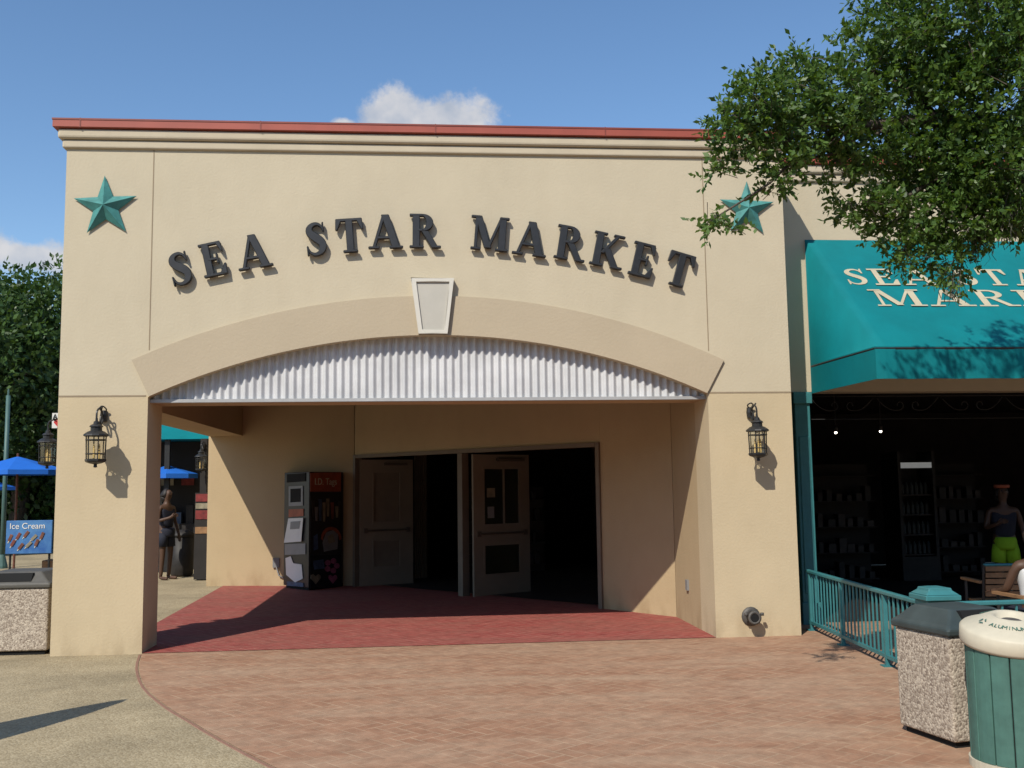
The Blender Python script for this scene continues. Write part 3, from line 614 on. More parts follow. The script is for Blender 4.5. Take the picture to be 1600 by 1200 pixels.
# ------------------------------------------------------------------ right building with awning
YB=D+.8
zb=onY(1267,615,YB).z; zt=onY(1262,375,YB).z
xb0=onY(1267,600,YB).x
fc=onZ(1370,592,zb); zf=onY(1371,541,fc.y).z
XE=15.0
rb=thing('cafe_building','cream stucco cafe front set back beside the portico with dark open interior','building',(XR,YB,0))
bm=BM(); box(bm,(XR+.002,YB,zb+.02),(XE,YB+.25,hh)); obj('upper_wall',bm,'wall',rb)
cornice(XR+.14,XE,YB,YB+.25,rb)
bm=BM(); box(bm,(XR+.003,YB+.252,hh-.1),(XE,19,hh)); obj('roof',bm,'grey',rb)
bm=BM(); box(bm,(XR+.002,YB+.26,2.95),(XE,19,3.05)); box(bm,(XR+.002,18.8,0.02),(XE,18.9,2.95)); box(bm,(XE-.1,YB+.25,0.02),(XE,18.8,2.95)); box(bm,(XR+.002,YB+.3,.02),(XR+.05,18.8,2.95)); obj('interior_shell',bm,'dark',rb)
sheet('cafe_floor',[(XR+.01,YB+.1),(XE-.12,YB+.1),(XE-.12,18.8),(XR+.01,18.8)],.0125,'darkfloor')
def column(x0,x1):
    bm=BM(); box(bm,(x0,YB-.02,.0),(x1,YB+.2,zb+.018)); box(bm,(x0-.02,YB-.05,0),(x1+.02,YB-.021,.25)); box(bm,(x0+.03,YB-.035,.35),(x1-.03,YB-.021,zb-.5)); box(bm,(x0-.02,YB-.05,zb-.12),(x1+.02,YB-.021,zb+.01)); o=obj('column',bm,'rail',rb); bev(o,.006,1)
xc0=onY(1248,800,YB).x; xc1=onY(1272,800,YB).x
column(max(xc0,XR+.01),xc1); column(xc1+3.2,xc1+3.42); column(xc1+6.6,xc1+6.8)
bm=BM(); yS=YB+.05
tube(bm,[(xc1,yS,zb-.03),(XE-4,yS,zb-.03)],.008,6); tube(bm,[(xc1,yS,zb-.30),(XE-4,yS,zb-.30)],.006,6)
for k in range(8):
    x=xc1+.02+k*.8
    for s in (1,-1):
        xo=x+.4-s*.4
        pts=[]
        for i in range(26):
            t=i/25; 
            if t<.6: q=t/.6; pts.append((xo+s*(.02+.28*q),yS,zb-.05-.22*math.sin(q*math.pi/2)*(1-.35*q)))
            else:
                q=(t-.6)/.4; a_=-math.pi/2+q*math.pi*1.6; r_=.055*(1-.5*q); pts.append((xo+s*(.30+r_*math.cos(a_)),yS,zb-.14+r_*math.sin(a_)))
        tube(bm,pts,.006,5)
obj('iron_scrollwork',bm,'iron',rb,True)
aw=thing('awning','teal canvas awning with cream lettering above the cafe front','awning',(xb0,YB,zb))
AX1=xb0+6.5; fy=fc.y; fx=fc.x
bt=V((xb0,YB-.01,zt)); fl=V((fx,fy,zf)); fr_=V((AX1-.1,fy,zf)); brt=V((AX1,YB-.01,zt))
bl=V((xb0,YB-.01,zf))
sl=V((0,bt.y-fl.y,bt.z-fl.z)).normalized(); nrm=V((1,0,0)).cross(sl).normalized()
if nrm.y>0: nrm=-nrm
def sag(s,t): return .010*math.sin(t*math.pi)*(1-.5*math.cos(s*8*math.pi))
bm=BM(); N=14
grid=[]
for i in range(N+1):
    row=[]
    for j in range(49):
        s=j/48; t=i/N; p=bt.lerp(brt,s).lerp(fl.lerp(fr_,s),t)-nrm*sag(s,t)
        row.append(bm.verts.new(p))
    grid.append(row)
for i in range(N):
    for j in range(48): bm.faces.new([grid[i][j],grid[i][j+1],grid[i+1][j+1],grid[i+1][j]])
left=[grid[i][0] for i in range(N+1)]
lw=bm.verts.new(bl)
for i in range(N): bm.faces.new([left[i],left[i+1],lw])
obj('canopy',bm,'teal',aw,True)
bm=BM()
nv=60
for i in range(nv):
    a_=fl.lerp(fr_,i/nv); b_=fl.lerp(fr_,(i+1)/nv)
    ya=-.025*math.sin(i*1.3); yb_=-.025*math.sin((i+1)*1.3)
    vv=[bm.verts.new(a_),bm.verts.new(b_),bm.verts.new((b_.x,b_.y+yb_,zb)),bm.verts.new((a_.x,a_.y+ya,zb))]; bm.faces.new(vv)
vv=[bm.verts.new(p) for p in (bl,fl,V((fx,fy,zb)),V((xb0,YB-.01,zb)))]; bm.faces.new(vv)
bmesh.ops.remove_doubles(bm,verts=bm.verts,dist=.0005)
o=obj('valance',bm,'tealv',aw); sm_=o.modifiers.new('s','SOLIDIFY'); sm_.thickness=.006
bm=BM(); tube(bm,[fl+V((0,.01,-.02)),fr_+V((0,.01,-.02))],.016,6); tube(bm,[bl+V((.01,-.02,-.02)),fl+V((.01,.01,-.02))],.016,6)
for k in range(4): x=fx+.05+k*2.0; tube(bm,[(x,YB-.02,zt-.05),(x,fy+.02,zf-.03),(x,YB-.02,zf-.03)],.014,6)
obj('awning_frame',bm,'iron',aw)
P0=V((xb0,YB-.01,zt))
def onslope(px,py):
    r=ray(px,py); t=(P0-CAM).dot(nrm)/r.dot(nrm); return CAM+r*t
def awtext(word,px0,py,hpx,nm,wx):
    p=onslope(px0,py); hgt=(onslope(px0,py-hpx/2)-onslope(px0,py+hpx/2)).length
    x=p.x; bm=BM()
    for ch in word:
        if ch==' ': x+=.55*hgt; continue
        w_=GT[ch][0]*hgt*wx
        base=V((x+w_/2,p.y,p.z))
        M=frame(base,(1,0,0),sl)@Matrix.Diagonal((hgt*wx,hgt,.01,1))
        for pi,poly in enumerate(GT[ch][1]):
            vs_=[]
            for (gx,gy) in poly:
                q=M@V((gx-GT[ch][0]/2,gy-.5,0)); vs_.append(bm.verts.new(q+nrm*(-.001+.0006*pi)))
            bm.faces.new(vs_)
        x+=w_+.08*hgt
    obj(nm,bm,'creamtxt',aw)
awtext('SEA STAR',1317,432,24,'lettering',1.22); awtext('MARKET',1362,465,24,'lettering',1.6)
for i,(px,py,Z) in enumerate([(1306,677,14),(1376,675,14)]):
    p=dep(px,py,Z); t=thing('ceiling_spotlight',['small lit spotlight under the cafe ceiling nearer the teal column','small lit spotlight under the cafe ceiling farther from the teal column'][i],'light',(p.x,p.y,p.z),'spotlights in the cafe')
    bm=BM(); lathe(bm,[(.03,.02),(.035,.08),(.02,.10),(.008,.11),(.008,max(.2,2.95-p.z))],p,10); obj('housing',bm,'iron',t)
    bm=BM(); lathe(bm,[(.0,-.01),(.018,0),(.018,.019)],p,10); obj('bulb',bm,'bulb',t)
Z=16.0; p0=dep(1415,872,Z); p1=dep(1466,735,Z)
fg=thing('drinks_fridge','tall dark drinks fridge with a small lit header in the cafe','fridge',(p0.x,p0.y,0))
bm=BM(); yy=p0.y; box(bm,(p0.x-.05,yy,0.02),(p0.x,yy+.6,2.1)); box(bm,(p1.x,yy,.02),(p1.x+.05,yy+.6,2.1)); box(bm,(p0.x,yy+.5,.02),(p1.x,yy+.6,2.1)); box(bm,(p0.x,yy,.02),(p1.x,yy+.499,.4)); obj('cabinet',bm,'goodsd',fg)
bm=BM(); box(bm,(p0.x,yy+.01,1.83),(p1.x,yy+.1,1.92)); obj('lit_header',bm,'screen',fg)
for k in range(4):
    bm=BM(); box(bm,(p0.x+.01,yy+.05,.42+k*.32),(p1.x-.01,yy+.48,.44+k*.32)); obj('shelf',bm,'goodse',fg)
for k in range(4):
    for j in range(6):
        bm=BM(); lathe(bm,[(.03,0),(.032,.14),(.012,.18),(.012,.2)],(p0.x+.06+j*.08,yy+.12,.445+k*.32),8); obj('bottle',bm,'fridge',fg)
for i,(px,Z,lab) in enumerate([(1325,15.5,'dark merchandise rack left of the cafe fridge'),(1500,16.5,'dark merchandise rack right of the cafe fridge')]):
    p=dep(px,860,Z); s=thing('merchandise_rack',lab,'rack',(p.x,p.y,0))
    bm=BM(); box(bm,(p.x-.5,p.y+.3,.02),(p.x+.5,p.y+.34,1.9)); obj('back_panel',bm,'dark',s)
    for k in range(5):
        bm=BM(); box(bm,(p.x-.5,p.y,.1+k*.4),(p.x+.5,p.y+.299,.12+k*.4)); obj('shelf',bm,'dark',s)
    for k in range(4):
        for j in range(6):
            bm=BM(); x=p.x-.47+j*.16+random.uniform(0,.03); h_=random.uniform(.08,.26); w_=random.uniform(.07,.12); box(bm,(x,p.y+.02,.122+k*.4),(x+w_,p.y+.2,.122+k*.4+h_)); g=obj('merchandise',bm,random.choice(['goodse','goodsd','goodsd']),s)
# ------------------------------------------------------------------ railing
rA=onZ(1266,984); rB=onZ(1478,1085)
zr=onY(1270,889,rA.y).z
rl=thing('metal_railing','teal picket railing running from the right pillar toward the newel post','railing',rA)
def railrun(root,P,Q,z1,nb):
    P=V((P.x,P.y,0)); Q=V((Q.x,Q.y,0)); u=(Q-P).normalized(); L_=(Q-P).length; nn=V((-u.y,u.x,0))
    bm=BM(); obox(bm,(P+Q)/2+V((0,0,z1-.02)),u*L_/2,nn*.025,V((0,0,.018))); bev(obj('top_rail',bm,'rail',root),.008,1)
    bm=BM(); obox(bm,(P+Q)/2+V((0,0,.09)),u*L_/2,nn*.015,V((0,0,.015))); obj('bottom_rail',bm,'rail',root)
    for i in range(nb):
        p=P.lerp(Q,(i+.5)/nb)
        bm=BM(); obox(bm,p+V((0,0,(z1+.06)/2)),u*.007,nn*.007,V((0,0,(z1-.04-.1)/2))); obj('baluster',bm,'rail',root)
    for t in (0.02,.32,.66):
        p=P.lerp(Q,t); bm=BM(); obox(bm,p+V((0,0,(z1-.04)/2)),u*.018,nn*.018,V((0,0,(z1-.04)/2))); obox(bm,p+V((0,0,.008)),u*.05,nn*.05,V((0,0,.006))); obj('post',bm,'rail',root)
railrun(rl,rA,rB,zr,34)
zn=zr+.08
c_=onY(1470,935,rB.y)
nw=thing('newel_post','square teal newel post with stepped cap between the two railings','post',(c_.x,rB.y,0))
bm=BM(); box(bm,(c_.x-.11,rB.y-.02,0),(c_.x+.11,rB.y+.20,zn-.04)); bev(obj('shaft',bm,'rail',nw),.01,1)
bm=BM(); box(bm,(c_.x-.14,rB.y-.05,zn-.04),(c_.x+.14,rB.y+.23,zn)); lathe(bm,[(.19,zn+.001),(.13,zn+.035),(.13,zn+.05),(.05,zn+.06)],(c_.x,rB.y+.09,0),4,R(45)); bev(obj('cap',bm,'rail',nw),.006,1)
rl2=thing('metal_railing','teal picket railing leading right from the newel post behind the bins','railing',(c_.x+.15,rB.y+.1,0))
railrun(rl2,V((c_.x+.13,rB.y+.09,0)),V((c_.x+3.2,rB.y+.15,0)),zr+.02,26)
# ------------------------------------------------------------------ stone bins
def stonebin(c,ux,s,hb,hl,lab,lidm='binlid'):
    c=V(c); ux=V(ux).normalized(); uy=V((-ux.y,ux.x,0)); t=thing('litter_bin',lab,'bin',c,'pebble concrete litter bins')
    up=V((0,0,1))
    bm=BM(); obox(bm,c+up*(hb/2+.02),ux*s,uy*s,up*(hb/2-.02)); o=obj('body',bm,'binstone',t); bev(o,.02,3)
    bm=BM(); obox(bm,c+up*.02,ux*(s-.03),uy*(s-.03),up*.02); obj('foot',bm,'hole',t)
    def ringp(q,z): return [c+ux*q*a+uy*q*b+up*z for a,b in ((-1,-1),(1,-1),(1,1),(-1,1))]
    bm=BM(); prof=[(s+.015,hb+.001),(s+.02,hb+.045),(s*.97,hb+.065),(s*.70,hb+hl-.01),(s*.64,hb+hl)]
    rs=[[bm.verts.new(p) for p in ringp(q,z)] for q,z in prof]
    for i in range(len(rs)-1):
        for k in range(4): bm.faces.new([rs[i][k],rs[i][(k+1)%4],rs[i+1][(k+1)%4],rs[i+1][k]])
    bm.faces.new(rs[0][::-1]); bm.faces.new(rs[-1]); o=obj('hood',bm,lidm,t); bev(o,.012,2)
    bm=BM(); f_=c-uy*(s*.85)+up*(hb+.04+hl*.42); obox(bm,f_,ux*s*.5,uy*.02,V((0,0,.04))+uy*.026); obj('flap',bm,'hole',o)
camx=V((math.cos(R(5)),-math.sin(R(5)),0)); camz=V((math.sin(R(5)),math.cos(R(5)),0))
def cz(xc,z): p=camx*xc+camz*z; return V((p.x,p.y,0))
k1=onZ(1406,1142); k1.z=0; k2=onZ(1493,1173); k2.z=0
ux=(k1-k2).normalized()
uxr=V((ux.y,-ux.x,0)); s=min((k1-k2).length/2,.285)
stonebin(k2+ux*s+uxr*s,uxr,s,.665,.15,'pebble concrete litter bin with dark hood beside the green slatted bin')
lb=onZ(76,1023); stonebin((lb.x-.38,lb.y+.36,0),(1,0,0),.36,.66,.16,'pebble concrete litter bin with brown grey hood left of the portico','binlid2')
# green recycling bin
gz=5.76; gx=(1558-800)/F0*gz; gc=cz(gx,gz)
gb=thing('recycling_bin','round green slatted recycling bin with cream dome lid','bin',gc)
zl=.675; rr=.250
bm=BM(); lathe(bm,[(rr-.05,.0),(rr-.03,.02),(rr-.03,zl)],gc,32); obj('liner',bm,'hole',gb)
for i in range(15):
    a=i*2*math.pi/15+.12; hw=2*math.pi/15*.47
    bm=BM(); P=[]
    for q in range(4): t=a-hw+2*hw*q/3; P.append((gc.x+(rr-.002)*math.cos(t),gc.y+(rr-.002)*math.sin(t)))
    for q in range(3,-1,-1): t=a-hw+2*hw*q/3; P.append((gc.x+(rr-.025)*math.cos(t),gc.y+(rr-.025)*math.sin(t)))
    prism_xy(bm,P,.05,zl-.01); bev(obj('slat',bm,'slat',gb),.004,1)
bm=BM(); lathe(bm,[(rr-.03,0),(rr+.008,.0),(rr+.008,.05),(rr-.03,.05)],gc,40); obj('base_ring',bm,'cream',gb,False)
bm=BM(); lathe(bm,[(rr-.005,zl-.03),(rr+.014,zl-.027),(rr+.020,zl-.01),(rr+.020,zl+.055),(rr+.008,zl+.068),(rr-.02,zl+.078),(.115,zl+.135),(.10,zl+.137),(.085,zl+.13),(.075,zl+.105),(.0,zl+.104)],gc,48); lid=obj('lid',bm,'cream',gb,True)
bm=BM(); lathe(bm,[(.06,0),(.055,.003)],gc+V((0,0,zl+.1055)),24); obj('bottle_hole',bm,'brass',lid)
TL=R(23.5); TR=.172; TZ=zl+.1115
def ringtext(s,a0,da):
    for i,ch in enumerate(s):
        if ch==' ': continue
        a=a0+i*da; u=V((math.cos(a),math.sin(a),0)); x=V((-u.y,u.x,0)); up=(-u*math.cos(TL)+V((0,0,1))*math.sin(TL))
        text('lid_lettering',ch,.038,frame(gc+u*TR+V((0,0,TZ)),x,up),'darktxt',lid,ext=.001)
ringtext('ALUMINUM CANS',R(-108)-.85,.14)
ringtext('PLASTIC BOTTLES',R(70)-.95,.135)
for a0 in (R(-180),R(-40)):
    for k in range(3):
        u=V((math.cos(a0),math.sin(a0),0)); cen=gc+u*TR+V((0,0,TZ+.002)); x=V((-u.y,u.x,0)); up=-u*math.cos(TL)+V((0,0,1))*math.sin(TL)
        t0=k*2*math.pi/3+.3; P=[(.026*math.cos(t0),.026*math.sin(t0)),(.026*math.cos(t0+1.3),.026*math.sin(t0+1.3)),(.015*math.cos(t0+1.3),.015*math.sin(t0+1.3)),(.015*math.cos(t0),.015*math.sin(t0))]
        bm=BM(); bm.faces.new([bm.verts.new(cen+x*p[0]+up*p[1]) for p in P]); obj('recycling_arrow',bm,'darktxt',lid)
Rt=Matrix.Rotation(R(10),3,camx); pv=V((0,0,zl+.03)); lid.rotation_euler=Rt.to_euler(); lid.location=pv-Rt@pv+V((0,0,.03))
# ------------------------------------------------------------------ chairs
def chair(loc,rz,lab):
    t=thing('patio_chair',lab,'chair',(0,0,0),'slatted wooden terrace chairs')
    for sx in (-1,1):
        bm=BM(); tube(bm,[(sx*.22,-.2,0),(sx*.22,-.2,.62)],.014,6); obj('leg',bm,'iron',t)
        bm=BM(); tube(bm,[(sx*.22,.22,0),(sx*.22,.2,.42),(sx*.22,.26,.80)],.014,6); obj('leg',bm,'iron',t)
        bm=BM(); obox(bm,(sx*.235,-.0,.635),(.025,0,0),(0,.23,0),(0,0,.012)); obj('armrest',bm,'wood',t)
    bm=BM()
    for k in range(6): y=-.19+k*.075; box(bm,(-.205,y,.42),(.205,y+.06,.44))
    obj('seat',bm,'wood',t)
    bm=BM()
    for k in range(5): z=.50+k*.06; box(bm,(-.205,.205+(z-.42)*.158,z),(.205,.22+(z-.42)*.158,z+.046))
    obj('backrest',bm,'wood',t)
    bm=BM(); tube(bm,[(-.22,.26,.80),(.22,.26,.80)],.014,6); obj('back_rail',bm,'rail',t)
    t.location=loc; t.rotation_euler=(0,0,rz); return t
p=cz((1541-800)/F0*9.9,9.9); chair((p.x,p.y,0),R(172),'slatted wooden chair left of the seated person')
pc=cz((1600-800)/F0*8.6,8.6); chair((pc.x,pc.y,0),R(180),'slatted wooden chair holding the seated person in white')
# ------------------------------------------------------------------ people
def skin(name,J,ED,m,parent,sub=2,rootv=0):
    me=bpy.data.meshes.new(name); names=list(J); idx={k:i for i,k in enumerate(names)}
    me.from_pydata([J[k][0] for k in names],[(idx[a],idx[b]) for a,b in ED],[]); me.materials.append(MT[m])
    o=bpy.data.objects.new(name,me); C.objects.link(o); o.parent=parent; ORG[o.name]=V((0,0,0))
    sm=o.modifiers.new('skin','SKIN'); sm.use_smooth_shade=True
    for k in names:
        v=me.skin_vertices[0].data[idx[k]]; r=J[k][1]; v.radius=r if isinstance(r,tuple) else (r,r)
    me.skin_vertices[0].data[rootv].use_root=True
    ss=o.modifiers.new('sub','SUBSURF'); ss.levels=sub; ss.render_levels=sub
    return o
def human(lab,sit,shirt,short,loc,rz,sc=1.0,visor=False):
    t=thing('person',lab,'person',(0,0,0))
    dz=-.40 if sit else 0
    J={'pel':((0,0,.95+dz),(.15,.11)),'sp':((0,.01,1.10+dz),(.125,.09)),'ch':((0,0,1.27+dz),(.15,.10)),'nb':((0,.01,1.41+dz),.062),'nk':((0,0,1.48+dz),.048),
       'hb':((0,-.015,1.555+dz),.07),'hm':((0,-.015,1.625+dz),(.078,.09)),'ht':((0,0,1.69+dz),.055)}
    ED=[('pel','sp'),('sp','ch'),('ch','nb'),('nb','nk'),('nk','hb'),('hb','hm'),('hm','ht')]
    J['no']=((0,-.115,1.60+dz),.011); ED.append(('hm','no'))
    for s,c in ((-1,'r'),(1,'l')):
        J['sh'+c]=((s*.175,.01,1.36+dz),.052); 
        if sit: J['el'+c]=((s*.24,-.08,1.12+dz),.038); J['wr'+c]=((s*.20,-.30,1.08+dz),.026); J['pa'+c]=((s*.19,-.375,1.08+dz),(.034,.018)); fd=V((0,-1,-.15))
        elif s<0: J['el'+c]=((s*.25,-.02,1.10),.038); J['wr'+c]=((s*.17,-.22,1.16),.026); J['pa'+c]=((s*.12,-.27,1.19),(.034,.018)); fd=V((.8,-.4,.3))
        else: J['el'+c]=((s*.25,.04,1.10),.038); J['wr'+c]=((s*.27,-.04,.87),.026); J['pa'+c]=((s*.27,-.06,.80),(.018,.034)); fd=V((0,-.2,-1))
        fd.normalize(); pa=V(J['pa'+c][0]); side=fd.cross(V((1,0,.0)) if abs(fd.x)<.5 else V((0,1,0))).normalized()
        if sit: side=V((1,0,0))
        ED+=[('ch','sh'+c),('sh'+c,'el'+c),('el'+c,'wr'+c),('wr'+c,'pa'+c)]
        for k,(o_,ln_) in enumerate([(-.027,.06),(-.009,.075),(.009,.072),(.027,.055)]):
            b=pa+side*o_+fd*.035; m_=b+fd*ln_*.5; e_=m_+fd*ln_*.4+V((0,-.012,-.008))
            J['f%d%s'%(k,c)]=(tuple(b),.010); J['g%d%s'%(k,c)]=(tuple(m_),.009); J['h%d%s'%(k,c)]=(tuple(e_),.007); ED+=[('pa'+c,'f%d%s'%(k,c)),('f%d%s'%(k,c),'g%d%s'%(k,c)),('g%d%s'%(k,c),'h%d%s'%(k,c))]
        b=pa-side*.038*s; e_=b-side*.012*s+fd*.04; J['t0'+c]=(tuple(b),.011); J['t1'+c]=(tuple(e_),.009); ED+=[('pa'+c,'t0'+c),('t0'+c,'t1'+c)]
        J['hp'+c]=((s*.095,0,.88+dz),.088)
        if sit: J['kn'+c]=((s*.12,-.44,.47),.056); J['an'+c]=((s*.12,-.42,.09),.036); J['he'+c]=((s*.12,-.40,.04),.036); J['to'+c]=((s*.13,-.60,.03),.03)
        else: J['kn'+c]=((s*.10,-.01,.49),.055); J['an'+c]=((s*.10,.02,.09),.036); J['he'+c]=((s*.10,.035,.04),.036); J['to'+c]=((s*.12,-.17,.03),.03)
        ED+=[('pel','hp'+c),('hp'+c,'kn'+c),('kn'+c,'an'+c),('an'+c,'he'+c),('he'+c,'to'+c)]
    skin('body',J,ED,'skin',t)
    T={'a':((0,0,.93+dz),(.17,.125)),'b':((0,.01,1.10+dz),(.15,.11)),'c':((0,0,1.27+dz),(.172,.126)),'d':((0,.01,1.395+dz),(.125,.09)),'e':((-.15,.01,1.378+dz),.066),'f':((.15,.01,1.378+dz),.066)}
    skin('top',T,[('a','b'),('b','c'),('c','d'),('c','e'),('c','f')],shirt,t)
    # shorts: waist and two loose straight legs
    bm=BM()
    if sit:
        for s in (-1,1):
            hp=V(J['hp'+('r' if s<0 else 'l')][0]); kn=V(J['kn'+('r' if s<0 else 'l')][0]); tube(bm,[hp+V((0,.08,0)),hp,hp.lerp(kn,.5),hp.lerp(kn,.7)],.108,12,.085)
    else:
        lathe(bm,[(.135,.80),(.155,.84),(.155,.92),(.14,.97),(.13,.975)],(0,0,0),16)
        for s in (-1,1): tube(bm,[(s*.075,0,.86),(s*.09,0,.78),(s*.10,0,.62)],.092,12,.10)
    obj('shorts',bm,short,t,True)
    Hh={'a':((0,-.02,1.715+dz),.072),'b':((0,.035,1.66+dz),.105),'c':((0,.06,1.56+dz),.095),'d':((0,.075,1.44+dz),.07),'e':((-.07,.01,1.56+dz),.035),'f':((.07,.01,1.56+dz),.035)}
    skin('hair',Hh,[('a','b'),('b','c'),('c','d'),('b','e'),('b','f')],'hair',t)
    if visor:
        bm=BM(); lathe(bm,[(.10,1.665),(.106,1.69),(.10,1.71)],(0,0,0),16); obj('headband',bm,'visor',t,True)
    for s in (-1,1):
        bm=BM(); bmesh.ops.create_uvsphere(bm,u_segments=8,v_segments=6,radius=.011,matrix=Matrix.Translation((s*.03,-.098,1.632+dz))); e=obj('eye',bm,'hair',t,True)
    t.location=loc; t.rotation_euler=(0,0,rz); t.scale=(sc,)*3; return t
p=cz((1558-800)/F0*12.8,12.8); human('standing person in dark sleeveless top and lime shorts inside the cafe',False,'tank','neon',(p.x,p.y,0.012),R(-15),.90,True)
human('seated person in white sleeveless top at the right edge',True,'wtank','tank',(pc.x+.02,pc.y+.02,0),R(180),.93)
p=cz((262-800)/F0*18.6,18.6); human('distant person in dark clothes seen through the portico side opening',False,'tank','tank',(p.x,p.y,0),R(60),.98)
# closed umbrella just outside the view: its shadow lies on the pavement
hU=2.5; q=onZ(200,1092); q=V((q.x,q.y,0))-V((sd.x,sd.y,0))/(-sd.z)*hU
cu_=thing('closed_umbrella','folded patio umbrella standing left of the view casting the pavement shadow','umbrella',q)
bm=BM(); lathe(bm,[(.22,hU-1.75),(.26,hU-1.5),(.22,hU-1.0),(.15,hU-.5),(.06,hU-.12),(.0,hU)],q,10); obj('canopy',bm,'blue',cu_)
bm=BM(); lathe(bm,[(.25,0),(.25,.06),(.03,.08),(.025,hU-1.7)],q,12); obj('pole',bm,'brown',cu_)
pb=thing('sky_blocker','added brown building block behind the viewer holding back low sky light','building',(0,-18,0))  # unseen block added to keep low sky light out of the portico
bm=BM(); box(bm,(-34,-24,0),(34,-18,8)); obj('wall',bm,'mute',pb)
bm=BM(); box(bm,(-34.3,-24.3,8.001),(34.3,-17.6,8.4)); obj('roof',bm,'grey',pb)
for i in range(10):
    bm=BM(); x=-30+i*6.3; box(bm,(x,-17.98,1.0),(x+2.2,-17.9,3.2)); obj('window',bm,'hole',pb)
# ------------------------------------------------------------------ foliage
def leaf(Vt,Fc,p,d,s,L_,W_):
    i=len(Vt); m_=p+d*L_*.5
    Vt.extend([p,m_+s*W_,p+d*L_,m_-s*W_]); Fc.append((i,i+1,i+2,i+3))
def rv():
    while True:
        v=V((random.uniform(-1,1),random.uniform(-1,1),random.uniform(-1,1)))
        if .05<v.length<1: return v
def mk(name,Vt,Fc,m,parent):
    off=ORG[parent.name]; me=bpy.data.meshes.new(name); me.from_pydata([v-off for v in Vt],[],Fc); me.materials.append(MT[m])
    o=bpy.data.objects.new(name,me); C.objects.link(o); o.parent=parent; ORG[o.name]=off; return o
def sprig(Vt,Fc,p,d,L_,nl,ls):
    d=d.normalized()
    for k in range(nl):
        q=p+d*L_*(k+.5)/nl+rv()*ls*.35
        e=(d*.6+rv()).normalized(); s=e.cross(rv()).normalized()
        l_=ls*random.uniform(.65,1.25); leaf(Vt,Fc,q,e,s,l_,l_*random.uniform(.20,.29))
tb=V((8.4,6.2,0))
tr=thing('oak_tree','overhanging live oak with small glossy leaves in the upper right','tree',tb)
blobs=[
(1480,55,105,70,7.3,240),(1560,40,90,90,7.0,240),(1400,45,52,48,7.6,90),(1545,150,100,85,7.2,270),(1455,160,85,70,7.4,220),(1385,115,50,55,7.5,120),
(1300,155,54,38,7.1,105),(1240,150,48,36,6.9,85),(1185,168,42,32,6.7,70),(1142,190,26,24,6.6,36),(1215,212,48,26,6.8,62),(1285,212,50,32,7.0,84),(1350,220,50,42,7.2,100),
(1148,235,20,14,6.6,15),(1225,258,32,18,6.8,30),(1125,262,14,10,6.6,7),(1112,340,14,8,6.5,8),(1138,352,12,6,6.5,5),(1205,292,14,12,6.7,8),
(1425,250,58,38,7.4,115),(1505,255,78,52,7.3,190),(1570,262,70,66,7.1,190),(1345,318,38,18,7.1,32),(1395,332,42,26,7.2,52),(1455,338,44,36,7.3,80),(1410,385,20,30,7.2,24),(1442,398,22,22,7.2,16),(1505,345,48,44,7.2,90),(1485,410,18,26,7.2,20),(1560,332,52,32,7.1,64),(1600,200,90,150,7.0,200),(1330,85,24,34,7.4,26),(1185,118,14,12,6.8,8),(1250,105,26,18,7.0,20),(1300,262,30,18,7.1,24),
(1700,80,120,160,7.0,130),(1720,300,100,90,7.0,70),(1560,-90,180,90,7.4,120),(1400,-70,90,60,7.5,50),(1850,100,150,250,7.2,90),
(1590,-330,110,90,7.2,120),(1760,-330,140,110,7.2,130),(1650,-200,110,70,7.2,100),(1880,-230,140,110,7.2,100)]
Vt=[];Fc=[]; tw=BM()
for (px,py,rx,ry,Z,nn_) in blobs:
    cen=dep(px,py,Z); mpx=Z/F0
    for k in range(int(nn_*1.3)):
        v=rv(); v=v*(v.length**-.35)
        p=cen+camx*v.x*rx*mpx+V((0,0,1))*v.z*ry*mpx+camz*v.y*max(rx,ry)*mpx*1.1
        d=(p-cen).normalized()*.6+rv()*.8+V((-.1,0,.05))
        sprig(Vt,Fc,p,d,random.uniform(.08,.20),random.randint(12,17),.050)
        if k%4==0: tube(tw,[p-d.normalized()*.12,p+d.normalized()*.1],.003,3,.002,False)
print('leaves',len(Fc))
mk('crown',Vt,Fc,'leaf',tr)
obj('twigs',tw,'bark',tr)
bm=BM()
tube(bm,cr([(8.4,6.2,-.05,),(8.35,6.3,1.2),(8.5,6.4,2.4),(8.2,6.6,3.4)],4),.34,12,.24)
obj('trunk',bm,'bark',tr,True)
hub=V((8.25,6.55,3.3))
for i,(path,r0) in enumerate([
 ([(1760,330,7.6),(1600,215,7.3),(1470,190,7.3),(1340,195,7.2),(1230,185,6.9),(1160,190,6.7)],.12),
 ([(1780,150,7.5),(1620,110,7.2),(1500,90,7.3),(1400,60,7.5)],.10),
 ([(1700,330,7.3),(1580,280,7.2),(1470,280,7.3),(1400,315,7.2),(1345,312,7.1)],.06),
 ([(1400,190,7.25),(1330,232,7.1),(1240,255,6.9),(1200,288,6.7),(1115,342,6.5)],.013),
 ([(1470,195,7.3),(1420,140,7.4),(1350,110,7.5),(1250,115,7.0)],.035),
 ([(1500,280,7.25),(1450,330,7.25),(1410,395,7.2)],.022),
 ([(1740,0,7.3),(1680,-180,7.2),(1590,-330,7.2)],.08),
 ([(1620,100,7.2),(1560,0,7.3),(1500,-80,7.4)],.06)]):
    pts=[tuple(dep(*q)) for q in path]
    if path[0][0]>1690: pts=[tuple(hub),tuple(hub.lerp(V(pts[0]),.5)+V((0,0,.25)))]+pts
    bm=BM(); tube(bm,cr(pts,5),r0,8,.006); obj('limb',bm,'bark',tr,True)
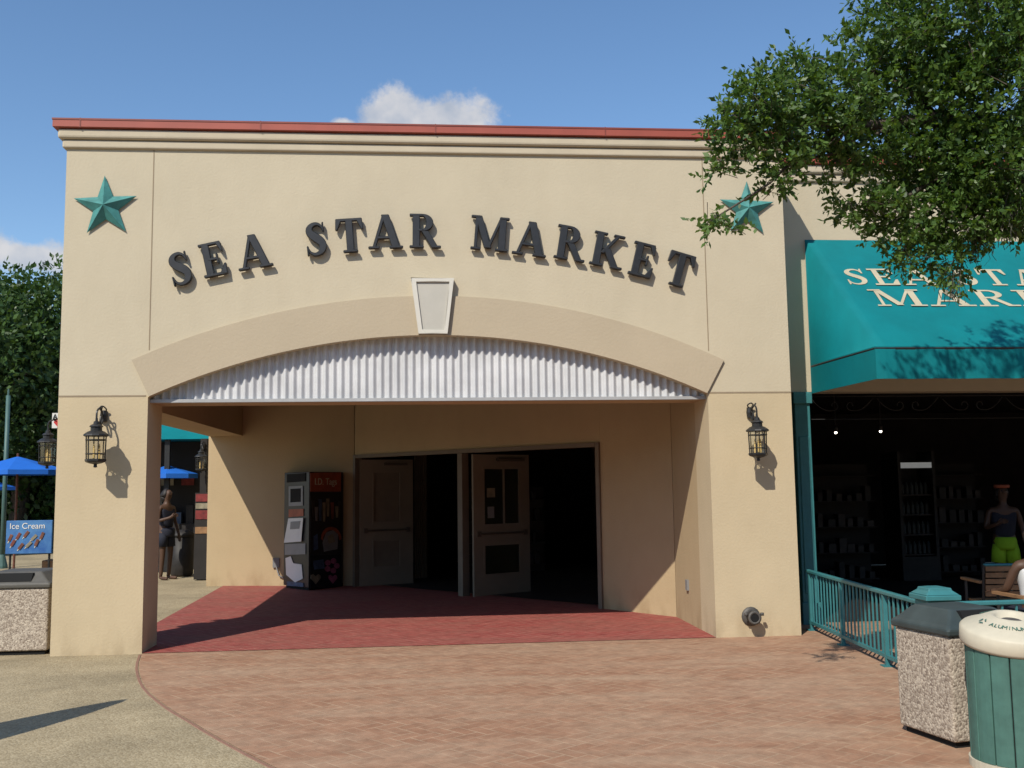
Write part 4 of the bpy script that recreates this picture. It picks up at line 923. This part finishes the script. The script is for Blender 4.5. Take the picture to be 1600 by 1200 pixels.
for (px,py,Z,wd,hg) in [(1525,350,7.2,24,56),(1570,325,7.0,18,40),(1490,425,7.2,8,26)]:
    Vt=[];Fc=[]; c0=dep(px,py,Z); mp_=Z/F0
    for k in range(int(wd*5)):
        p=c0+camx*random.gauss(0,wd*.4)*mp_+camz*random.gauss(0,.06)+V((0,0,random.uniform(-.5,.5)*hg*mp_)); 
        for j in range(3):
            q=p+V((random.gauss(0,.015),random.gauss(0,.015),-random.uniform(.03,.08))); s=(camx+rv()*.6).normalized()*random.uniform(.0015,.003)
            i=len(Vt); Vt.extend([p-s,p+s,q+s,q-s]); Fc.append((i,i+1,i+2,i+3)); p=q
    mk('moss',Vt,Fc,'moss',tr)
def fartree(x,y,h,rad,lab,nc=70,ls=.2,z0=.3):
    t=thing('background_tree',lab,'tree',(x,y,0),'trees behind the market')
    bm=BM(); tube(bm,cr([(x,y,-.1),(x+.1,y,h*.3),(x-.1,y+.1,h*.55),(x,y,h*.8)],4),.035*h,9,.012*h)
    obj('trunk',bm,'bark',t,True)
    for k in range(6):
        a=k*1.05; bm=BM(); tube(bm,cr([(x,y,h*.3),(x+rad*.3*math.cos(a),y+rad*.3*math.sin(a),h*.5),(x+rad*.7*math.cos(a),y+rad*.7*math.sin(a),h*.65)],4),.014*h,6,.004*h)
        obj('limb',bm,'bark',t,True)
    Vt=[];Fc=[]
    for k in range(nc):
        v=rv(); v.normalize(); v*=random.uniform(.45,1.0)
        zc=h*(z0+(1-z0)/2)+v.z*h*(1-z0)/2; c0=V((x+v.x*rad,y+v.y*rad,zc)); cr_=random.uniform(.10,.2)*rad+.25
        for j in range(120):
            u=rv(); u=u*(u.length**-.4); p=c0+V((u.x*cr_,u.y*cr_,u.z*cr_*.7)); e=(u+rv()*.8).normalized(); s_=e.cross(rv()).normalized(); l_=ls*random.uniform(.6,1.2); leaf(Vt,Fc,p,e,s_,l_,l_*.3)
    mk('crown',Vt,Fc,'leaf2',t)
def ft(px,Z,h,rad,lab,**k):
    p=cz((px-800)/F0*Z,Z); fartree(p.x,p.y,h,rad,lab,**k)
ft(30,30,8.7,3.8,'tall dense green tree nearest the left pillar',nc=270,z0=.18)
ft(-90,27,7.9,3.4,'rounded green tree at the far left edge',nc=110)
ft(-10,44,9.4,4.5,'distant green tree behind the tall left one',nc=110,ls=.35,z0=.1)
ft(300,42,7.5,4.0,'dark tree seen through the portico side opening',nc=100,z0=.1,ls=.35)
ft(120,50,8.5,5,'distant tree hidden mostly behind the left pillar',nc=90,ls=.4,z0=.05)
Vt=[];Fc=[]; hp0=cz(-22,30.5); hp1=cz(-10.2,30.5)
hd=thing('hedge','dark green hedge closing the view behind the umbrellas','hedge',hp0)
for k in range(16000):
    t_=random.random(); p=hp0.lerp(hp1,t_)+V((random.gauss(0,.3),random.gauss(0,.4),random.uniform(0,2.4+.5*math.sin(t_*25)))); e=rv().normalized(); s_=e.cross(rv()).normalized(); leaf(Vt,Fc,p,e,s_,.26,.08)
mk('leaves',Vt,Fc,'leaf2',hd)
bm=BM(); prism_xy(bm,[(hp0.x,hp0.y+.3),(hp1.x,hp1.y+.3),(hp1.x,hp1.y+.6),(hp0.x,hp0.y+.6)],0,2.1); obj('core',bm,'hole',hd)
# ------------------------------------------------------------------ left background
def umbrella(px,py,Z,rad,lab):
    top=dep(px,py,Z); t=thing('patio_umbrella',lab,'umbrella',(top.x,top.y,0),'blue patio umbrellas')
    bm=BM(); ce=bm.verts.new(top); rg=[]
    for k in range(8):
        a=k*math.pi/4+.2; rg.append(bm.verts.new(top+V((rad*math.cos(a),rad*math.sin(a),-rad*.30))))
    lo_=[bm.verts.new(v.co+V((0,0,-.09))) for v in rg]
    for k in range(8): bm.faces.new([ce,rg[k],rg[(k+1)%8]]); bm.faces.new([rg[k],lo_[k],lo_[(k+1)%8],rg[(k+1)%8]])
    obj('canopy',bm,'blue',t)
    bm=BM(); tube(bm,[(top.x,top.y,0),top+V((0,0,.06))],.025,8); obj('pole',bm,'brown',t)
    for k in range(8):
        a=k*math.pi/4+.2; bm=BM(); tube(bm,[top+V((0,0,-.02)),top+V((rad*.98*math.cos(a),rad*.98*math.sin(a),-rad*.30-.01))],.01,4); obj('rib',bm,'iron',t)
    bm=BM(); lathe(bm,[(.28,0),(.28,.06),(.05,.1)],(top.x,top.y,0),16); obj('base',bm,'iron',t)
umbrella(28,713,20,.95,'blue patio umbrella left of the portico beside the pole')
umbrella(262,727,20.5,.6,'blue patio umbrella seen through the portico side opening')
umbrella(-60,738,26,1.3,'blue patio umbrella farther back at the left edge')
p=cz((9-800)/F0*22,22); bm=BM(); tube(bm,[(p.x,p.y,0),(p.x,p.y,3.8)],.05,10,.045); t=thing('lamp_pole','slender green grey lamp pole at the left edge','pole',p); obj('shaft',bm,'pole',t,True)
bm=BM(); lathe(bm,[(.12,0),(.12,.05),(.07,.25),(.055,.3)],p,12); obj('base',bm,'pole',t); bm=BM(); tube(bm,[(p.x,p.y,3.6),(p.x,p.y,3.95)],.03,8,.02); obj('finial',bm,'pole',t)
Z=17.5; p0=dep(8,866,Z); p1=dep(76,813,Z); yy=p0.y; xA=p0.x; xB=p1.x+.02; zA=p0.z; zB=p1.z
ic_=thing('ice_cream_banner','blue printed banner stand with ice cream bars beside the left pillar','sign',(xA,yy,0))
bm=BM(); box(bm,(xA,yy,zA),(xB,yy+.05,zB)); bev(obj('banner',bm,'bluesign',ic_),.008,1)
for xx in (xA+.06,xB-.06):
    bm=BM(); tube(bm,[(xx,yy+.07,0),(xx,yy+.07,zB-.05)],.02,6); box(bm,(xx-.03,yy-.15,0),(xx+.03,yy+.3,.03)); obj('leg',bm,'iron',ic_)
text('lettering','Ice Cream',.145,frame(((xA+xB)/2-.03,yy-.006,zB-.10),(1,0,0),(0,0,1)),'white',ic_)
for i in range(9):
    x=xA+.08+(i%5)*.135+(i//5)*.05; z=zB-.30-.15*(i//5)+.03*((i*7)%3); t_=.4+.5*((i*5)%4)/4
    dx=V((math.cos(t_),0,-math.sin(t_))); dzv=V((math.sin(t_),0,math.cos(t_)))
    bm=BM(); obox(bm,V((x,yy-.006-.001*i,z)),dx*.026,(0,.004,0),dzv*.062); bev(obj('printed_bar',bm,['brown','goods1','brown','goods3'][i%4],ic_),.012,2)
    bm=BM(); obox(bm,V((x,yy-.006,z))-dzv*.08,dx*.007,(0,.003,0),dzv*.02); obj('printed_stick',bm,'cream',ic_)
bm=BM(); p=dep(68,890,17.5); box(bm,(p.x-.15,p.y+.3,0),(p.x+.25,p.y+.7,.42)); o=tag(obj('wooden_planter',bm,'wood'),'low wooden planter box between the banner and the left pillar','planter'); bev(o,.02)
# stand through the side opening
P=cz((285-800)/F0*21,21)
st=thing('snack_stand','dark snack stand with teal roof seen through the side opening','stall',P)
zr1=onY(285,662,P.y).z; zr0=onY(285,686,P.y-.8).z
bm=BM(); prism(bm,[(P.x-1.6,P.y-.8,zr0),(P.x-1.6,P.y+1.4,zr1+.5),(P.x-1.6,P.y+3.4,zr0)],(4.6,0,0)); obj('roof',bm,'teal',st)
bm=BM(); box(bm,(P.x-1.5,P.y+.2,0),(P.x+2.4,P.y+3.0,zr0-.01)); obj('wall',bm,'dark',st)
bm=BM(); box(bm,(P.x-1.45,P.y-.1,.0),(P.x+2.0,P.y+.19,.95)); obj('counter',bm,'goodsd',st)
for x in (-1.45,-.2,1.6):
    bm=BM(); box(bm,(P.x+x,P.y-.7,0),(P.x+x+.1,P.y-.6,zr0-.01)); obj('post',bm,'iron',st)
for i in range(9):
    bm=BM(); x=P.x-1.4+i*.25; h_=random.uniform(.12,.4); box(bm,(x,P.y-.05,.952),(x+.15,P.y+.1,.952+h_)); obj('merchandise',bm,random.choice(['goods1','goodse','goods2','goodsd']),st)
for i in range(3):
    bm=BM(); x=P.x-.9+i*.42; box(bm,(x,P.y+.17,1.75),(x+.26,P.y+.198,2.0-.04*i)); obj('menu_board',bm,['red_d','goods3','red_d'][i],st)
p=onY(314,735,Yb+1.3); dup(ln,(p.x+.0,p.y+.2,p.z),0,'black lantern seen through the portico side opening',1.05)
bm=BM(); box(bm,(p.x-.06,p.y+.2,0),(p.x+.06,p.y+.32,2.6)); tag(obj('lantern_post',bm,'dark'),'dark square post carrying a lantern in the side opening','post')
P=cz((314-800)/F0*18.3,18.3); zz=onY(313,770,P.y).z
rs_=thing('menu_stand','narrow dark menu stand with dull red panels in the portico side opening','sign',P)
bm=BM(); box(bm,(P.x-.1,P.y,.02),(P.x+.16,P.y+.3,zz)); obj('cabinet',bm,'dark',rs_)
for z_,h_,m_ in ((zz-.02,.14,'red_d'),(zz-.19,.10,'goods3'),(zz-.32,.16,'red_d'),(zz-.62,.12,'wood')):
    bm=BM(); box(bm,(P.x-.085,P.y-.012,z_-h_),(P.x+.145,P.y-.001,z_)); obj('panel',bm,m_,rs_)
P=cz((287-800)/F0*19.3,19.3); db=thing('dark_bin','dark round bin standing in the portico side opening','bin',P)
bm=BM(); lathe(bm,[(.18,0),(.21,.05),(.22,.75),(.0,.751)],P,20); obj('body',bm,'goodsd',db,True); bm=BM(); lathe(bm,[(.23,.752),(.23,.80),(.12,.88),(.0,.89)],P,20); obj('lid',bm,'goodsd',db,True)
